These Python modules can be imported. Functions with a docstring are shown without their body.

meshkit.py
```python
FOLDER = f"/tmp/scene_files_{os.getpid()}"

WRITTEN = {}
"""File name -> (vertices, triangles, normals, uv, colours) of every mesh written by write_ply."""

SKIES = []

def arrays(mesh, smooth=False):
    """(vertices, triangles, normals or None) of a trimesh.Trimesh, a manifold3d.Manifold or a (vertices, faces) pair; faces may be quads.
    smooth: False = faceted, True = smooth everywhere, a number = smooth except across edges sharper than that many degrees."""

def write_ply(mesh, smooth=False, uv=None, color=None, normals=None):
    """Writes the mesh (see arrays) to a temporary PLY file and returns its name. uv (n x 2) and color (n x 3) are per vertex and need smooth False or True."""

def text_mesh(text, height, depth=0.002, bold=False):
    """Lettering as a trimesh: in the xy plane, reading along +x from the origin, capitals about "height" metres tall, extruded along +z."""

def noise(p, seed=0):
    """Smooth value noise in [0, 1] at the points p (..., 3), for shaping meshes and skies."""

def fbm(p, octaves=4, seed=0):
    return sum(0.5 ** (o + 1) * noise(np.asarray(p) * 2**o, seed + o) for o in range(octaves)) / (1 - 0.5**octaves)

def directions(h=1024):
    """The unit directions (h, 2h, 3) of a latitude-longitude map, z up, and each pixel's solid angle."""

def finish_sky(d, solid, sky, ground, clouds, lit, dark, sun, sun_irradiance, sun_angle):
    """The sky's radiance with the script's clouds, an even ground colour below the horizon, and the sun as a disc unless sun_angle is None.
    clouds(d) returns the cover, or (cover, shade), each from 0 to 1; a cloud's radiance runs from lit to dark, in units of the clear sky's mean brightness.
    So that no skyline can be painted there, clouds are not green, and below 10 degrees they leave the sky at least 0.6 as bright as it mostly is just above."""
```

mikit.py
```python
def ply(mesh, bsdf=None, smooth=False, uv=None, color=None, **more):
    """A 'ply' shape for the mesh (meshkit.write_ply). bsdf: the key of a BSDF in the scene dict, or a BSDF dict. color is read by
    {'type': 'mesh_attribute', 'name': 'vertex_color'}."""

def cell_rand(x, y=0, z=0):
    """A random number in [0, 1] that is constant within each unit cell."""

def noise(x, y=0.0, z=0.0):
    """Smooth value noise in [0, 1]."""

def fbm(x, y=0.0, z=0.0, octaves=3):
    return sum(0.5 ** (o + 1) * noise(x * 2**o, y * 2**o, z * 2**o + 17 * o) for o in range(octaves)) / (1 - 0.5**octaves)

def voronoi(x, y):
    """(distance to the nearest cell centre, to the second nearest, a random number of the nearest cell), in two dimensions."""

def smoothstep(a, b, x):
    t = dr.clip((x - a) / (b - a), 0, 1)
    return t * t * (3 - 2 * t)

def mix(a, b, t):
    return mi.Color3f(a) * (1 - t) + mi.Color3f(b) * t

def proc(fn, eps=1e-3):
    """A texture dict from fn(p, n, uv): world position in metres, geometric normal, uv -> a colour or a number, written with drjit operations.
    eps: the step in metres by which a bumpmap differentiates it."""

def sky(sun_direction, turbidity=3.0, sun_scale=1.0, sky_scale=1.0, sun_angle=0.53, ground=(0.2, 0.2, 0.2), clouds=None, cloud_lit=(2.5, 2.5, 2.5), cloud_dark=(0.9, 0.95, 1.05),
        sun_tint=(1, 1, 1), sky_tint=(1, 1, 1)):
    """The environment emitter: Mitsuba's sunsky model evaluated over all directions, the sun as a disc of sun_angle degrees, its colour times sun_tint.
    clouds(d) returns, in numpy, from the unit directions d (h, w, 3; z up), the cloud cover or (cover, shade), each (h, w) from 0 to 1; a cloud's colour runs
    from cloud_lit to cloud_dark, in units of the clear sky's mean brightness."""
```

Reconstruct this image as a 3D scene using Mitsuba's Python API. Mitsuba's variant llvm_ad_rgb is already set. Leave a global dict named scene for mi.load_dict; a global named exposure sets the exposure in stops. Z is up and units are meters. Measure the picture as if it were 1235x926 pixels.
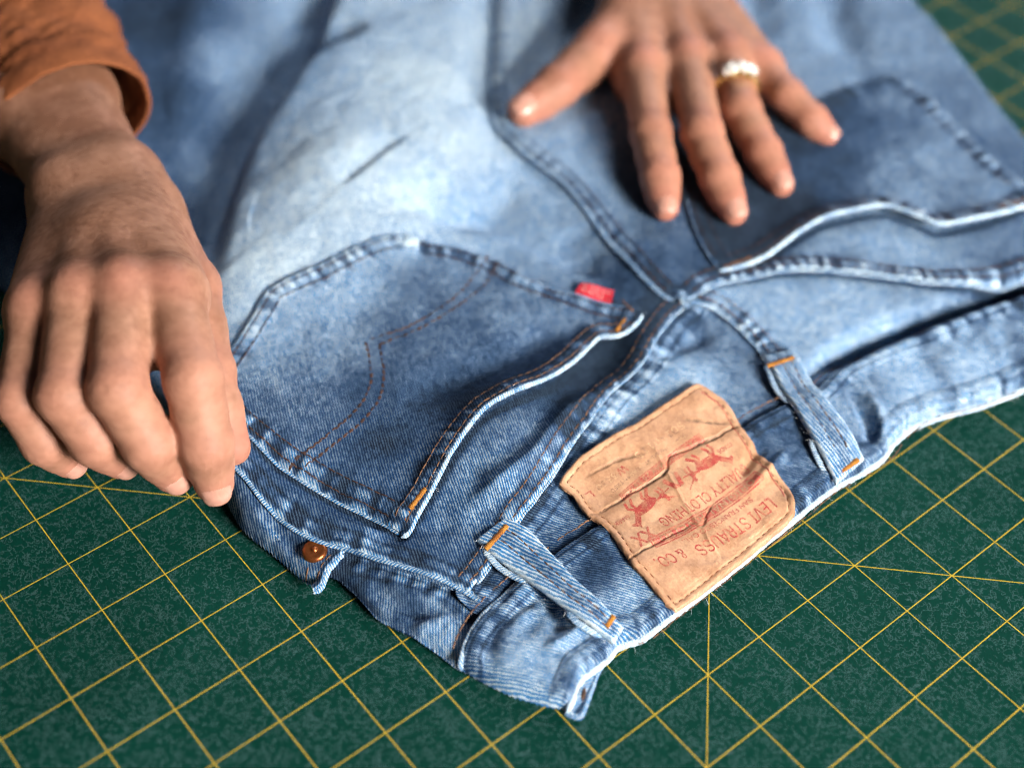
import math, random
import numpy as np, trimesh, shapely, mitsuba as mi, drjit as dr
from scipy.interpolate import RBFInterpolator
from scipy.spatial import cKDTree, Delaunay
import mikit, meshkit
from mikit import noise as nz, fbm as fb, mix, smoothstep as ss, cell_rand

# ------------------------------------------------------------------ camera, light, exposure
T = mi.ScalarTransform4f
MM = 0.001
scene, labels = {}, {}
EYE = np.array([185.2, -287.02, 439.94]) * MM
FWD = np.array([-0.513776, 0.447590, -0.731914])
UPV = np.array([-0.582537, 0.444300, 0.680623])
scene['camera'] = {'type': 'thinlens', 'fov': 38.62, 'fov_axis': 'x', 'near_clip': 0.02, 'far_clip': 20.0,
                   'aperture_radius': 0.0070, 'focus_distance': 0.535,
                   'to_world': T().look_at(origin=EYE.tolist(), target=(EYE + FWD).tolist(), up=UPV.tolist())}
exposure = 0.0


def window_light(key, direction, dist, w, h, rgb, centre=(-0.15, 0.0, 0.0), label=None):
    """a glowing pane in a wooden frame, far out of view: window key and added fill"""
    d = np.asarray(direction, float); d /= np.linalg.norm(d)
    c = np.asarray(centre) + d * dist
    m = T().look_at(origin=c.tolist(), target=list(centre), up=[0, 0, 1]) @ T().scale([w / 2, h / 2, 1])
    scene[key + '__pane'] = {'type': 'rectangle', 'to_world': m, 'emitter': {'type': 'area', 'radiance': {'type': 'rgb', 'value': list(rgb)}}}
    fr = []
    for sx, sy, bx_, by_ in ((-1, 0, .06, h + .12), (1, 0, .06, h + .12), (0, -1, w, .06), (0, 1, w, .06)):
        b = trimesh.creation.box((bx_, by_, .05)); b.apply_translation((sx * (w / 2 + .03), sy * (h / 2 + .03), 0)); fr.append(b)
    f = trimesh.util.concatenate(fr)
    scene[key + '__frame'] = mikit.ply(f, 'window_frame_paint', to_world=T().look_at(origin=c.tolist(), target=list(centre), up=[0, 0, 1]))
    labels[key] = {'label': label, 'category': 'window'}


window_light('window', (0.93, 0.10, 0.45), 2.3, 0.78, 0.78, (85.0, 81.5, 76.5), label='bright window behind the front edge of the cutting table')
window_light('window_001', (-0.50, 0.95, 0.80), 2.4, 0.5, 0.55, (30.0, 31.5, 34.5), label='unseen fill light pane added beyond the far end of the cutting table')  # added fill light, set for its effect on the hems and folds
scene['room_air'] = {'type': 'constant', 'radiance': {'type': 'rgb', 'value': [0.029, 0.029, 0.031]}}

# traced outlines on the table, millimetres (grid axes of the mat)
D = {
 'HX': [[10.0,143.5,8.0],[-3.7,89.9,7.0],[-1.3,57.8,6.0],[-1.4,16.0,6.0],[0.9,-21.3,6.0],[1.8,-51.0,6.0],[-0.4,-70.7,6.0],[5.3,-96.6,6.0],[-7.2,-111.7,4.0],[-28.0,-118.8,4.0],[-16.1,128.5,13.0],[-16.4,78.3,11.0],[-19.1,47.7,10.0],[-26.6,18.8,9.0],[-19.4,-48.0,9.0],[-19.6,-71.6,9.0],[-19.8,-94.3,9.0],[-24.3,-109.0,7.0],[-6.9,162.8,14.0],[19.9,188.5,10.0],[-91.8,49.4,15.0],[-65.1,47.1,14.0],[-44.4,54.9,12.0],[-64.4,-41.0,7.0],[-53.9,-66.0,7.0],[-65.3,-15.3,12.0],[-58.4,98.1,17.0],[-43.3,132.7,18.0],[-28.9,170.2,17.0],[-29.2,117.5,14.0],[-65.4,-56.8,13.0],[-86.8,-14.0,16.0],[-93.2,26.9,18.0],[-103.4,59.8,19.0],[-75.0,-80.7,12.0],[-83.5,-41.9,14.0],[-167.1,-76.4,17.0],[-138.9,-56.0,18.0],[-136.4,-16.0,19.0],[-113.4,-94.4,14.0],[-169.6,-102.1,17.0],[-111.2,-10.6,17.0],[-100.3,7.1,10.0],[-221.5,-80.2,24.0],[-248.9,-19.5,34.0],[-219.5,-9.6,30.0],[-330.3,1.7,22.0],[-282.3,50.2,29.0],[-229.5,39.0,28.0],[-190.6,22.7,19.0],[-197.8,5.4,23.0],[-183.5,45.0,22.0],[-153.4,43.3,20.0],[-236.9,64.2,26.0],[-213.1,105.1,22.0],[-152.0,90.9,20.0],[-120.9,86.4,20.0],[-107.2,150.6,20.0],[-113.1,214.5,19.0],[-147.9,289.1,15.0],[-92.7,252.7,14.0],[-192.1,243.6,19.0],[-220.5,212.3,21.0],[-24.9,225.0,14.0],[-145.6,-128.5,18.0],[-140.9,-138.4,20.0],[-104.7,-119.3,12.0],[-78.3,-108.5,11.0],[-55.4,-95.8,10.0],[-75.4,-121.5,10.0],[-49.1,-115.4,9.0],[-46.9,-124.3,7.0],[-114.4,-138.1,12.0],[-90.1,-139.4,9.0],[-277.7,-108.8,13.0],[-332.1,-139.5,15.0],[-332.8,-98.4,18.0],[-371.9,-144.5,15.0],[-214.7,-124.9,13.0],[-341.1,-51.7,15.0],[-295.1,-57.3,13.0],[-417.1,-35.6,18.0],[-468.0,74.2,22.0],[-379.7,178.5,28.0],[-303.9,295.9,24.0],[-270.1,364.1,17.0],[-553.3,-32.2,18.0],[-370.8,88.8,24.0]],
 'sil_right': [[-321.61,419.4],[-214.98,332.02],[-174.83,313.18],[-131.78,293.86],[-89.15,275.54],[-40.93,252.82],[-3.33,228.55]],
 'sil_left': [[-578.54,-82.26],[-405.99,-144.43],[-333.97,-164.93],[-297.71,-159.03],[-259.38,-151.6],[-213.69,-145.92],[-173.96,-144.43],[-147.06,-143.28]],
 'sil_front': [[-147.82,-142.95],[-136.61,-144.72],[-124.95,-146.17],[-115.71,-144.81],[-107.24,-143.07],[-98.26,-141.75],[-91.36,-140.58],[-88.2,-139.47]],
 'sil_front2': [[-88.61,-135.26],[-85.5,-131.24],[-74.04,-129.4],[-62.66,-129.14],[-56.78,-127.24],[-48.16,-123.44],[-38.72,-120.71],[-28.72,-118.21]],
 'yoke_left': [[-100.72,58.17],[-99.68,47.87],[-94.95,35.38],[-88.05,20.07],[-84.93,1.91],[-77.81,-17.5],[-74.64,-28.49],[-69.87,-40.28],[-62.35,-57.33],[-60.38,-65.23],[-56.43,-75.05],[-52.17,-85.44],[-49.27,-93.07],[-47.03,-99.69]],
 'yoke_right': [[-100.72,58.17],[-101.08,71.9],[-95.26,85.87],[-85.13,105.62],[-70.71,120.99],[-55.13,135.06],[-40.68,150.6],[-29.68,170.73],[-25.7,185.86],[-18.32,215.36],[-13.44,237.15]],
 'yoke_mid': [[-101.3,58.69],[-96.93,62.27],[-92.09,64.92],[-82.51,65.84],[-73.61,65.29],[-65.18,64.11],[-52.21,60.2],[-36.79,56.31]],
 'waist_top': [[-15.12,239.59],[-18.06,208.8],[-21.26,180.19],[-26.08,155.22],[-30.27,133.46],[-35.61,113.84],[-39.27,97.57],[-40.06,83.56],[-36.81,68.13],[-38.25,57.82],[-39.26,51.79],[-41.23,35.13],[-41.08,14.63],[-41.86,-10.76],[-42.63,-37.22],[-42.28,-51.86],[-42.09,-64.43],[-40.96,-76.8],[-39.37,-90.39],[-36.92,-102.42],[-33.57,-111.61],[-29.12,-117.93],[-26.5,-119.23]],
 'waist_low': [[17.61,197.61],[13.74,170.86],[9.41,145.71],[5.25,126.59],[0.16,111.72],[-3.39,100.44],[-4.68,90.73],[-3.81,79.65],[-1.18,69.7],[-1.33,59.14],[-2.88,40.87],[-1.54,16.43],[0.75,-20.9],[1.45,-38.3],[1.64,-50.7],[1.97,-60.99],[0.19,-66.07],[-0.79,-70.66],[0.7,-75.87],[1.02,-83.05],[1.04,-88.38],[3.27,-92.93],[5.96,-97.85],[7.68,-100.8]],
 'waist_end': [[6.46,-99.52],[1.32,-104.03],[-3.64,-107.26],[-8.61,-110.5],[-14.37,-113.15],[-20.43,-115.61],[-27.84,-118.16]],
 'waist_in': [[-2.48,-68.02],[0.37,-74.86],[1.17,-79.82],[5.35,-87.31],[10.24,-95.71],[10.16,-97.87],[6.35,-100.17]],
 'side_cord': [[-146.43,-139.12],[-139.93,-138.87],[-132.98,-137.71],[-123.52,-137.26],[-114.31,-135.6],[-105.25,-133.4],[-97.23,-129.81],[-90.54,-125.36],[-84.67,-121.46],[-78.91,-118.25],[-69.94,-112.66],[-60.2,-107.02],[-53.03,-103.23],[-46.4,-100.56],[-42.06,-98.75]],
 'centre_cord': [[-393.08,186.75],[-317.78,127.28],[-284.21,98.39],[-264.44,81.63],[-238.39,63.88],[-225.79,61.62],[-214.76,60.98],[-200.48,61.41],[-187.91,62.04],[-165.66,58.49],[-148.64,55.62],[-135.96,53.87],[-122.82,51.5],[-111.6,50.7],[-104.84,52.53]],
 'pocket_chev': [[-195.73,-17.33],[-198.76,-20.28],[-200.39,-24.26],[-202.23,-31.04],[-202.99,-42.75],[-203.77,-56.38],[-205.66,-69.89],[-206.44,-76.7],[-206.39,-80.39],[-203.6,-86.29],[-200.01,-93.06],[-195.5,-101.52],[-191.1,-109.35],[-186.27,-117.29],[-179.53,-123.57]],
 'pocket_side_low': [[-179.53,-123.57],[-167.87,-126.83],[-159.06,-127.06],[-148.38,-125.71],[-134.41,-123.07],[-124.62,-119.76],[-108.86,-113.6],[-94.9,-107.84],[-87.22,-105.56],[-82.51,-104.15]],
 'pocket_open': [[-81.32,-104.96],[-80.52,-102.2],[-82.3,-97.53],[-85.12,-90.15],[-89.35,-81.22],[-93.6,-72.17],[-98.75,-59.92],[-101.76,-49.14],[-101.16,-36.96],[-98.86,-21.3],[-100.19,-10.65],[-104.52,2.15],[-107.22,10.73],[-107.22,14.68],[-104.09,19.4],[-102.45,24.07],[-103.72,30.53],[-106.66,36.4]],
 'pocket_side_up': [[-107.98,37.86],[-111.44,35.94],[-121.37,29.69],[-134.58,21.95],[-143.02,15.89],[-155.11,10.5],[-165.39,8.01],[-174.84,3.36],[-181.13,-1.13],[-189.1,-10.07],[-195.73,-17.33]],
 'arc1': [[-171.3,6.41],[-165.04,-6.09],[-158.74,-22.7],[-157.45,-42.66],[-160.26,-55.07],[-162.97,-62.94]],
 'arc2': [[-165.59,7.71],[-158.3,-6.54],[-154.4,-24.74],[-153.89,-42.39],[-156.39,-55.01],[-157.66,-59.81]],
 'arc3': [[-162.97,-62.94],[-149.48,-69.71],[-140.99,-77.33],[-135.5,-89.01],[-131.66,-107.63],[-129.89,-122.06]],
 'arc4': [[-157.66,-59.81],[-145.24,-66.72],[-135.72,-75.55],[-130.44,-87.14],[-127.51,-103.7],[-124.76,-119.3]],
 'rp_open': [[-104.77,77.8],[-102.28,82.27],[-97.72,96.13],[-97.54,110.64],[-97.5,127.17],[-95.99,137.17],[-93.2,145.35],[-89.01,156.41],[-84.38,162.68],[-72.98,167.21],[-63.78,172.02],[-58.17,187.63],[-54.78,204.79],[-53.7,221.31],[-53.67,230.79]],
 'rp_right': [[-54.3,232.15],[-64.47,236.36],[-79.67,237.38],[-94.95,239.95],[-114.15,244.95],[-132.65,249.74],[-146.91,250.9],[-155.37,247.53]],
 'rp_chev': [[-155.37,247.53],[-160.02,225.53],[-161.89,200.66],[-167.42,174.88],[-176.92,151.12],[-184.32,128.03]],
 'rp_left': [[-184.32,128.03],[-171.49,116.98],[-158.83,107.6],[-143.33,96.91],[-128.52,87.68],[-116.0,82.01],[-105.43,78.63]],
 'rp_inner': [[-61.49,219.63],[-79.38,226.13],[-98.55,232.99],[-116.82,239.92],[-131.11,241.5],[-144.26,235.15]],
 'patch': [[-64.51,-43.65],[-66.57,-40.25],[-67.49,-36.58],[-68.69,-31.06],[-68.77,-26.47],[-68.03,-15.46],[-66.88,-4.51],[-67.02,7.39],[-66.64,17.22],[-66.9,25.08],[-66.51,29.26],[-63.45,30.95],[-59.5,31.77],[-54.41,32.86],[-48.74,31.96],[-42.44,29.95],[-33.42,27.92],[-26.01,26.49],[-18.13,25.86],[-10.07,24.52],[-4.56,21.65],[-0.26,17.72],[0.99,11.97],[1.21,5.98],[2.24,-6.86],[3.19,-20.24],[3.78,-33.79],[3.89,-47.35],[-0.05,-48.56],[-7.81,-47.96],[-13.41,-47.33],[-18.8,-47.71],[-24.38,-46.26],[-30.23,-44.56],[-36.42,-43.03],[-40.62,-42.94],[-44.01,-43.2],[-46.75,-44.06],[-52.7,-43.4],[-57.75,-42.33],[-61.91,-43.35]],
 'pc1': [[-57.34,-2.23],[-52.12,-5.62],[-40.43,-8.96],[-26.0,-13.45],[-17.07,-15.14],[-8.9,-17.45],[-0.63,-20.35]],
 'pc2': [[-47.28,-42.78],[-46.05,-39.34],[-44.56,-25.38],[-43.42,-9.21],[-47.41,-3.02],[-45.77,5.45],[-43.44,16.5],[-41.59,29.12],[-33.67,29.52]],
 'pc3': [[-19.84,-51.99],[-22.05,-43.91],[-21.74,-31.81],[-20.53,-22.46],[-19.88,-15.86]],
 'pc4': [[-16.53,-15.65],[-20.1,-9.22],[-22.24,-4.58]],
 'pc5': [[-57.46,11.86],[-50.65,18.85],[-44.43,26.43]],
 'pc6': [[-60.91,-33.84],[-58.83,-21.2],[-53.98,-8.65]],
 'loop1_l': [[-61.72,61.43],[-50.6,57.41],[-37.83,52.88],[-24.1,48.03],[-12.49,44.52],[-1.15,41.73]],
 'loop1_r': [[-56.78,74.52],[-47.95,70.77],[-38.03,67.18],[-27.49,64.7],[-17.48,62.8],[-2.98,59.77]],
 'loop2_l': [[-62.23,-85.22],[-54.27,-84.62],[-46.38,-83.3],[-31.03,-81.04],[-13.96,-77.96],[-0.07,-73.43]],
 'loop2_r': [[-63.67,-70.97],[-58.55,-68.4],[-50.74,-66.84],[-28.76,-68.28],[-14.53,-67.81],[-2.61,-66.54]],
 'bt_loop1a': [[-56.95,57.87],[-53.93,69.97]],
 'bt_loop1b': [[-2.51,44.26],[-1.9,55.48]],
 'bt_loop2a': [[-61.4,-73.19],[-57.75,-86.1]],
 'bt_loop2b': [[-5.8,-67.36],[-4.19,-72.26]],
 'bt_p1': [[-110.71,34.58],[-105.32,20.9]],
 'bt_p2': [[-88.33,-88.5],[-84.88,-100.87]],
 'bt_rp': [[-57.91,207.2],[-56.25,227.43]],
 'bt_rp2': [[-104.3,80.11],[-101.02,93.23]],
 'rivet': [[-95.77,-132.9]],
 'rivet_edge': [[-88.71,-124.75],[-88.26,-129.05],[-87.25,-132.62],[-85.42,-135.67],[-83.41,-138.47],[-83.06,-142.25]],
 'tab': [[-133.74,22.97],[-135.88,28.88],[-124.08,36.49],[-119.04,30.27]],
 'f_gap': [[-40.79,60.67],[-42.34,67.93],[-43.81,78.06],[-43.63,90.06],[-40.95,109.75],[-35.35,134.26],[-28.96,159.06],[-23.32,183.28],[-17.5,214.76]],
 's_wr1': [[-234.86,-24.81],[-237.21,-14.44],[-241.54,-0.32],[-245.78,14.01],[-247.06,21.84]],
 's_wr2': [[-333.34,6.05],[-335.77,14.8],[-337.76,30.62],[-337.92,45.46],[-336.45,64.44]],
 'f_val': [[-194.95,-5.7],[-197.17,14.01],[-197.3,32.66],[-195.85,52.79]],
 'f_val2': [[-144.8,31.31],[-153.4,43.28],[-166.9,50.07]],
 'f_rid1': [[-74.51,-82.93],[-75.33,-64.75],[-77.82,-46.57],[-84.69,-24.32],[-87.4,-4.67]],
 'f_pk1': [[-170.62,6.85],[-146.29,9.74],[-124.41,14.06],[-114.38,19.04]],
 'f_pkv': [[-135.17,-70.89],[-123.68,-51.16],[-119.71,-25.16],[-123.0,8.37]],
 'f_side': [[-150.83,-128.84],[-131.15,-123.33],[-110.57,-115.21],[-90.02,-107.37],[-75.99,-102.68]],
 'f_side2': [[-84.31,-118.84],[-80.28,-99.51],[-69.53,-84.85]],
 'f_wb1': [[-30.65,78.75],[-20.07,76.24],[-11.64,72.31],[-4.97,66.42]],
 'f_wb2': [[-42.54,-83.19],[-34.72,-97.1],[-26.65,-107.18],[-16.9,-111.23]],
 'f_wb3': [[-24.09,-71.61],[-24.4,-86.73],[-21.27,-98.64]],
 'f_yk1': [[-88.58,20.67],[-86.87,39.77],[-85.47,57.52]],
 'f_top1': [[-453.91,39.3],[-380.66,-12.06],[-330.34,-46.97],[-274.11,-73.61]],
 'f_top2': [[-399.3,79.61],[-341.76,18.7],[-313.35,-23.16],[-264.39,-67.31]],
 'f_thumb': [[-311.68,191.41],[-285.27,151.47],[-266.45,116.54],[-249.63,90.61],[-229.34,77.98]],
 's_seat': [[-226.37,-92.78],[-245.54,-81.06],[-276.76,-57.0],[-305.67,-28.01],[-328.5,7.68],[-362.92,49.92],[-408.25,93.7]],
 's_pock': [[-212.69,-14.55],[-204.41,-0.82],[-195.23,12.51],[-183.7,21.85],[-167.31,27.04],[-147.67,33.74],[-123.74,45.43]],
 's_seam': [[-167.8,55.61],[-201.97,60.27],[-227.44,62.5],[-252.22,75.45],[-295.08,110.77],[-341.57,149.08]],
 'f_a': [[-74.45,-120.39],[-61.9,-116.77],[-51.91,-109.6],[-39.83,-106.02]],
 'f_b': [[-73.2,-126.73],[-59.59,-122.09],[-48.63,-115.73]],
 'f_c': [[-49.02,-125.57],[-47.2,-116.81],[-43.28,-108.86]],
 'f_d': [[-37.57,-79.57],[-22.57,-81.41],[-13.0,-87.95]],
 'f_e': [[-12.36,-94.83],[-11.21,-82.64],[-13.24,-71.26]],
 'f_f': [[-29.58,-101.19],[-31.57,-90.27],[-30.76,-81.41]],
 'f_g': [[-124.14,-142.27],[-113.2,-142.49],[-100.02,-142.36]],
 'f_h': [[-119.94,-138.0],[-107.69,-137.26],[-96.45,-137.62]],
 'f_i': [[-126.62,-129.93],[-107.86,-124.45],[-93.34,-116.13],[-82.54,-105.33]],
 'f_j': [[-18.5,10.8],[-20.85,26.56],[-23.65,38.44]],
 'f_k': [[-24.42,12.16],[-28.36,22.71],[-29.93,33.31]],
 'f_l': [[-3.14,69.34],[-12.02,78.57],[-24.34,84.29]],
 'f_rt1': [[-278.61,273.76],[-245.3,240.24],[-211.95,212.57]],
 'f_rt2': [[-245.27,301.43],[-205.05,264.02],[-175.24,243.6]],
 'w_seat': [[-249.0,-19.4,0.8],[-218.0,-70.1,0.8],[-282.4,50.2,0.8],[-219.0,-18.7,0.8],[-229.5,39.0,0.8],[-197.3,-95.9,0.72],[-206.7,-14.6,0.72],[-195.6,31.3,0.62],[-168.7,32.9,0.55],[-191.3,9.4,0.7],[-144.8,31.3,0.5],[-286.0,98.3,0.75],[-358.8,-45.8,0.28],[-301.0,-95.8,0.23],[-362.5,7.9,0.52],[-407.9,-12.6,0.23],[-275.0,115.7,0.75],[-125.5,47.0,0.28],[-114.3,-16.7,0.35],[-100.2,7.0,0.08],[-83.5,-41.9,0.42],[-75.0,-80.7,0.42],[-78.3,-108.5,0.36],[-104.7,-119.3,0.33],[-135.6,-127.6,0.35],[-198.0,71.7,0.6],[-154.3,58.3,0.5],[-112.2,63.2,0.38],[-357.8,79.6,0.72],[-152.0,90.9,0.38],[-215.5,207.2,0.5],[-196.8,236.2,0.53],[-169.0,281.4,0.48],[-129.4,266.4,0.43],[-84.1,241.4,0.38],[-77.7,118.5,0.52],[-62.8,155.0,0.58],[-45.4,191.0,0.42],[-164.3,123.3,0.38],[-379.7,178.5,0.75],[-303.9,295.9,0.48],[-98.6,23.0,0.08],[-85.6,-19.3,0.15],[-106.7,48.7,0.15],[-234.5,-7.6,0.8],[-75.3,-64.7,0.52],[-85.2,-34.4,0.46]],  # fading, with shade painted in at upper left and below the pocket hem
 'w_yoke': [[-68.3,-29.5,0.49],[-56.3,-64.1,0.44],[-73.0,0.1,0.66],[-73.1,26.8,0.69],[-74.8,56.7,0.44],[-52.1,43.8,0.46],[-92.7,54.9,0.39],[-46.3,52.2,0.34],[-47.6,-63.3,0.34],[-86.1,77.2,0.64],[-70.1,90.4,0.62],[-53.9,118.6,0.64],[-54.9,75.0,0.64],[-40.4,129.5,0.54],[-25.8,166.4,0.44]],
 'w_pocket': [[-200.9,-81.6,0.66],[-193.2,-58.1,0.63],[-190.3,-100.5,0.61],[-195.7,-22.6,0.61],[-167.1,-76.4,0.49],[-174.1,-29.9,0.4],[-174.5,-12.4,0.45],[-139.4,-75.9,0.32],[-136.8,-32.8,0.4],[-132.9,-10.2,0.42],[-148.2,11.3,0.48],[-125.6,19.6,0.46],[-116.5,20.9,0.36],[-118.2,-30.6,0.34],[-118.1,-63.5,0.26],[-135.7,-97.9,0.37],[-160.4,-119.3,0.41],[-104.5,-89.3,0.4],[-105.0,-107.9,0.42],[-103.5,-70.5,0.46],[-109.1,-16.7,0.36],[-181.6,6.4,0.53],[-105.8,-15.1,0.08],[-109.9,-53.6,0.11],[-114.1,-86.1,0.17]],  # fading, with shade above the raised hem painted in as low values
 'w_rpocket': [[-127.3,172.5,0.26],[-125.8,116.8,0.12],[-97.0,183.8,0.52],[-131.1,236.3,0.4],[-94.2,222.4,0.45],[-70.4,192.7,0.5],[-116.7,92.3,0.12],[-162.9,188.0,0.18]],  # low values paint arm and hand shadow into the denim
 'w_waist': [[-16.1,128.5,0.57],[-22.0,84.2,0.57],[-10.0,158.3,0.47],[-7.6,94.0,0.7],[-20.7,58.8,0.45],[-23.0,42.4,0.38],[-28.9,34.6,0.42],[-6.6,53.8,0.45],[-39.9,-53.9,0.36],[-15.2,-59.7,0.36],[-3.5,-54.2,0.5],[-32.8,-64.0,0.4],[-30.3,-85.6,0.5],[-29.6,-101.2,0.6],[-15.0,-98.2,0.58],[-12.9,-85.0,0.6],[-2.4,-101.2,0.6],[-13.9,-110.0,0.55],[-26.1,-114.8,0.45]],
 'w_front': [[-126.8,-140.5,0.34],[-107.1,-139.4,0.39],[-90.5,-139.9,0.49],[-118.9,-145.8,0.49],[-80.1,-121.8,0.34],[-57.9,-116.1,0.49],[-40.8,-114.4,0.54],[-58.4,-126.5,0.39],[-38.4,-101.6,0.29],[-59.6,-107.4,0.44],[-76.5,-128.0,0.19]],
 'HL': {"wrist":[[[-267.6,-117.6,55.3],20.0],[[-342.0,-104.5,47.2],25],[[-492.1,-73.9,41.5],29]],"index":[[[-182.4,-131.9,72.8],11.5],[[-144.5,-145.8,67.7],10.0],[[-132.0,-151.0,49.0],9.3],[[-129.5,-151.7,30.4],7.2]],"middle":[[[-190.4,-145.7,75.5],12],[[-155.5,-168.8,68.3],10.1],[[-143.1,-166.7,49.9],9.4],[[-141.1,-161.8,32.4],7.3]],"ring":[[[-199.8,-158.9,72.6],11.5],[[-168.6,-182.9,63.3],9.7],[[-158.4,-179.8,47.2],9],[[-158.2,-173.3,31.9],7]],"pinky":[[[-211.3,-171.0,65.1],10.5],[[-183.0,-193.9,55.9],8.7],[[-174.8,-192.3,40.1],8.2],[[-175.1,-186.3,24.9],6.5]],"thumb":[[[-246.6,-110.6,53.0],14.5],[[-203.5,-116.1,49.5],12.5],[[-169.5,-128.7,39.8],9.8],[[-144.6,-135.9,24.7],7.2]]},
 'HR': {"wrist":[[[-289.5,201.4,44.0],22],[[-394.1,290.5,62.0],27],[[-523.3,402.5,75.0],30]],"index":[[[-216.0,134.4,37.0],10.8],[[-177.9,104.6,39.0],9.0],[[-156.4,91.0,34.0],8.4],[[-144.3,83.4,29.0],6.1]],"middle":[[[-207.1,155.4,38.0],11],[[-162.3,121.3,41.0],9.1],[[-139.8,111.2,35.0],8.4],[[-124.2,105.6,29.0],6.2]],"ring":[[[-198.4,174.2,37.0],10.4],[[-165.8,149.9,39.0],8.6],[[-142.1,141.6,33.0],8],[[-125.6,136.8,28.0],5.9]],"pinky":[[[-186.9,185.7,34.0],9.4],[[-163.5,179.2,35.0],7.8],[[-147.9,179.4,31.0],7.2],[[-138.6,181.7,27.0],5.4]],"thumb":[[[-255.5,165.2,40.0],14],[[-241.4,129.5,38.0],12],[[-232.8,96.3,36.0],10],[[-231.8,75.6,32.0],8]]},
 'ringpos': [[[-178.6,158.2,40.0],0]],
 'sleeve': [[[-329.1,-100.5,48.7],31],[[-383.4,-89.2,47.4],35],[[-433.5,-79.2,44.9],38],[[-533.1,-63.8,42.3],42]],
}
# ------------------------------------------------------------------ helpers
PHI = np.random.default_rng(11)


def add(key, mesh, bsdf, smooth=True, **kw):
    """mesh in millimetres -> one entry of the scene under a free key"""
    k, n = key, 0
    while k in scene:
        n += 1; k = f'{key}_{n:03d}'
    if isinstance(mesh, (tuple, list)):
        mesh = (np.asarray(mesh[0], float) * MM, mesh[1])
    else:
        mesh = mesh.copy(); mesh.apply_scale(MM)
    scene[k] = mikit.ply(mesh, bsdf, smooth=smooth, **kw)
    return k


def stuff(key, **kw):
    labels[key] = {'kind': 'stuff', **kw}


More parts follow.
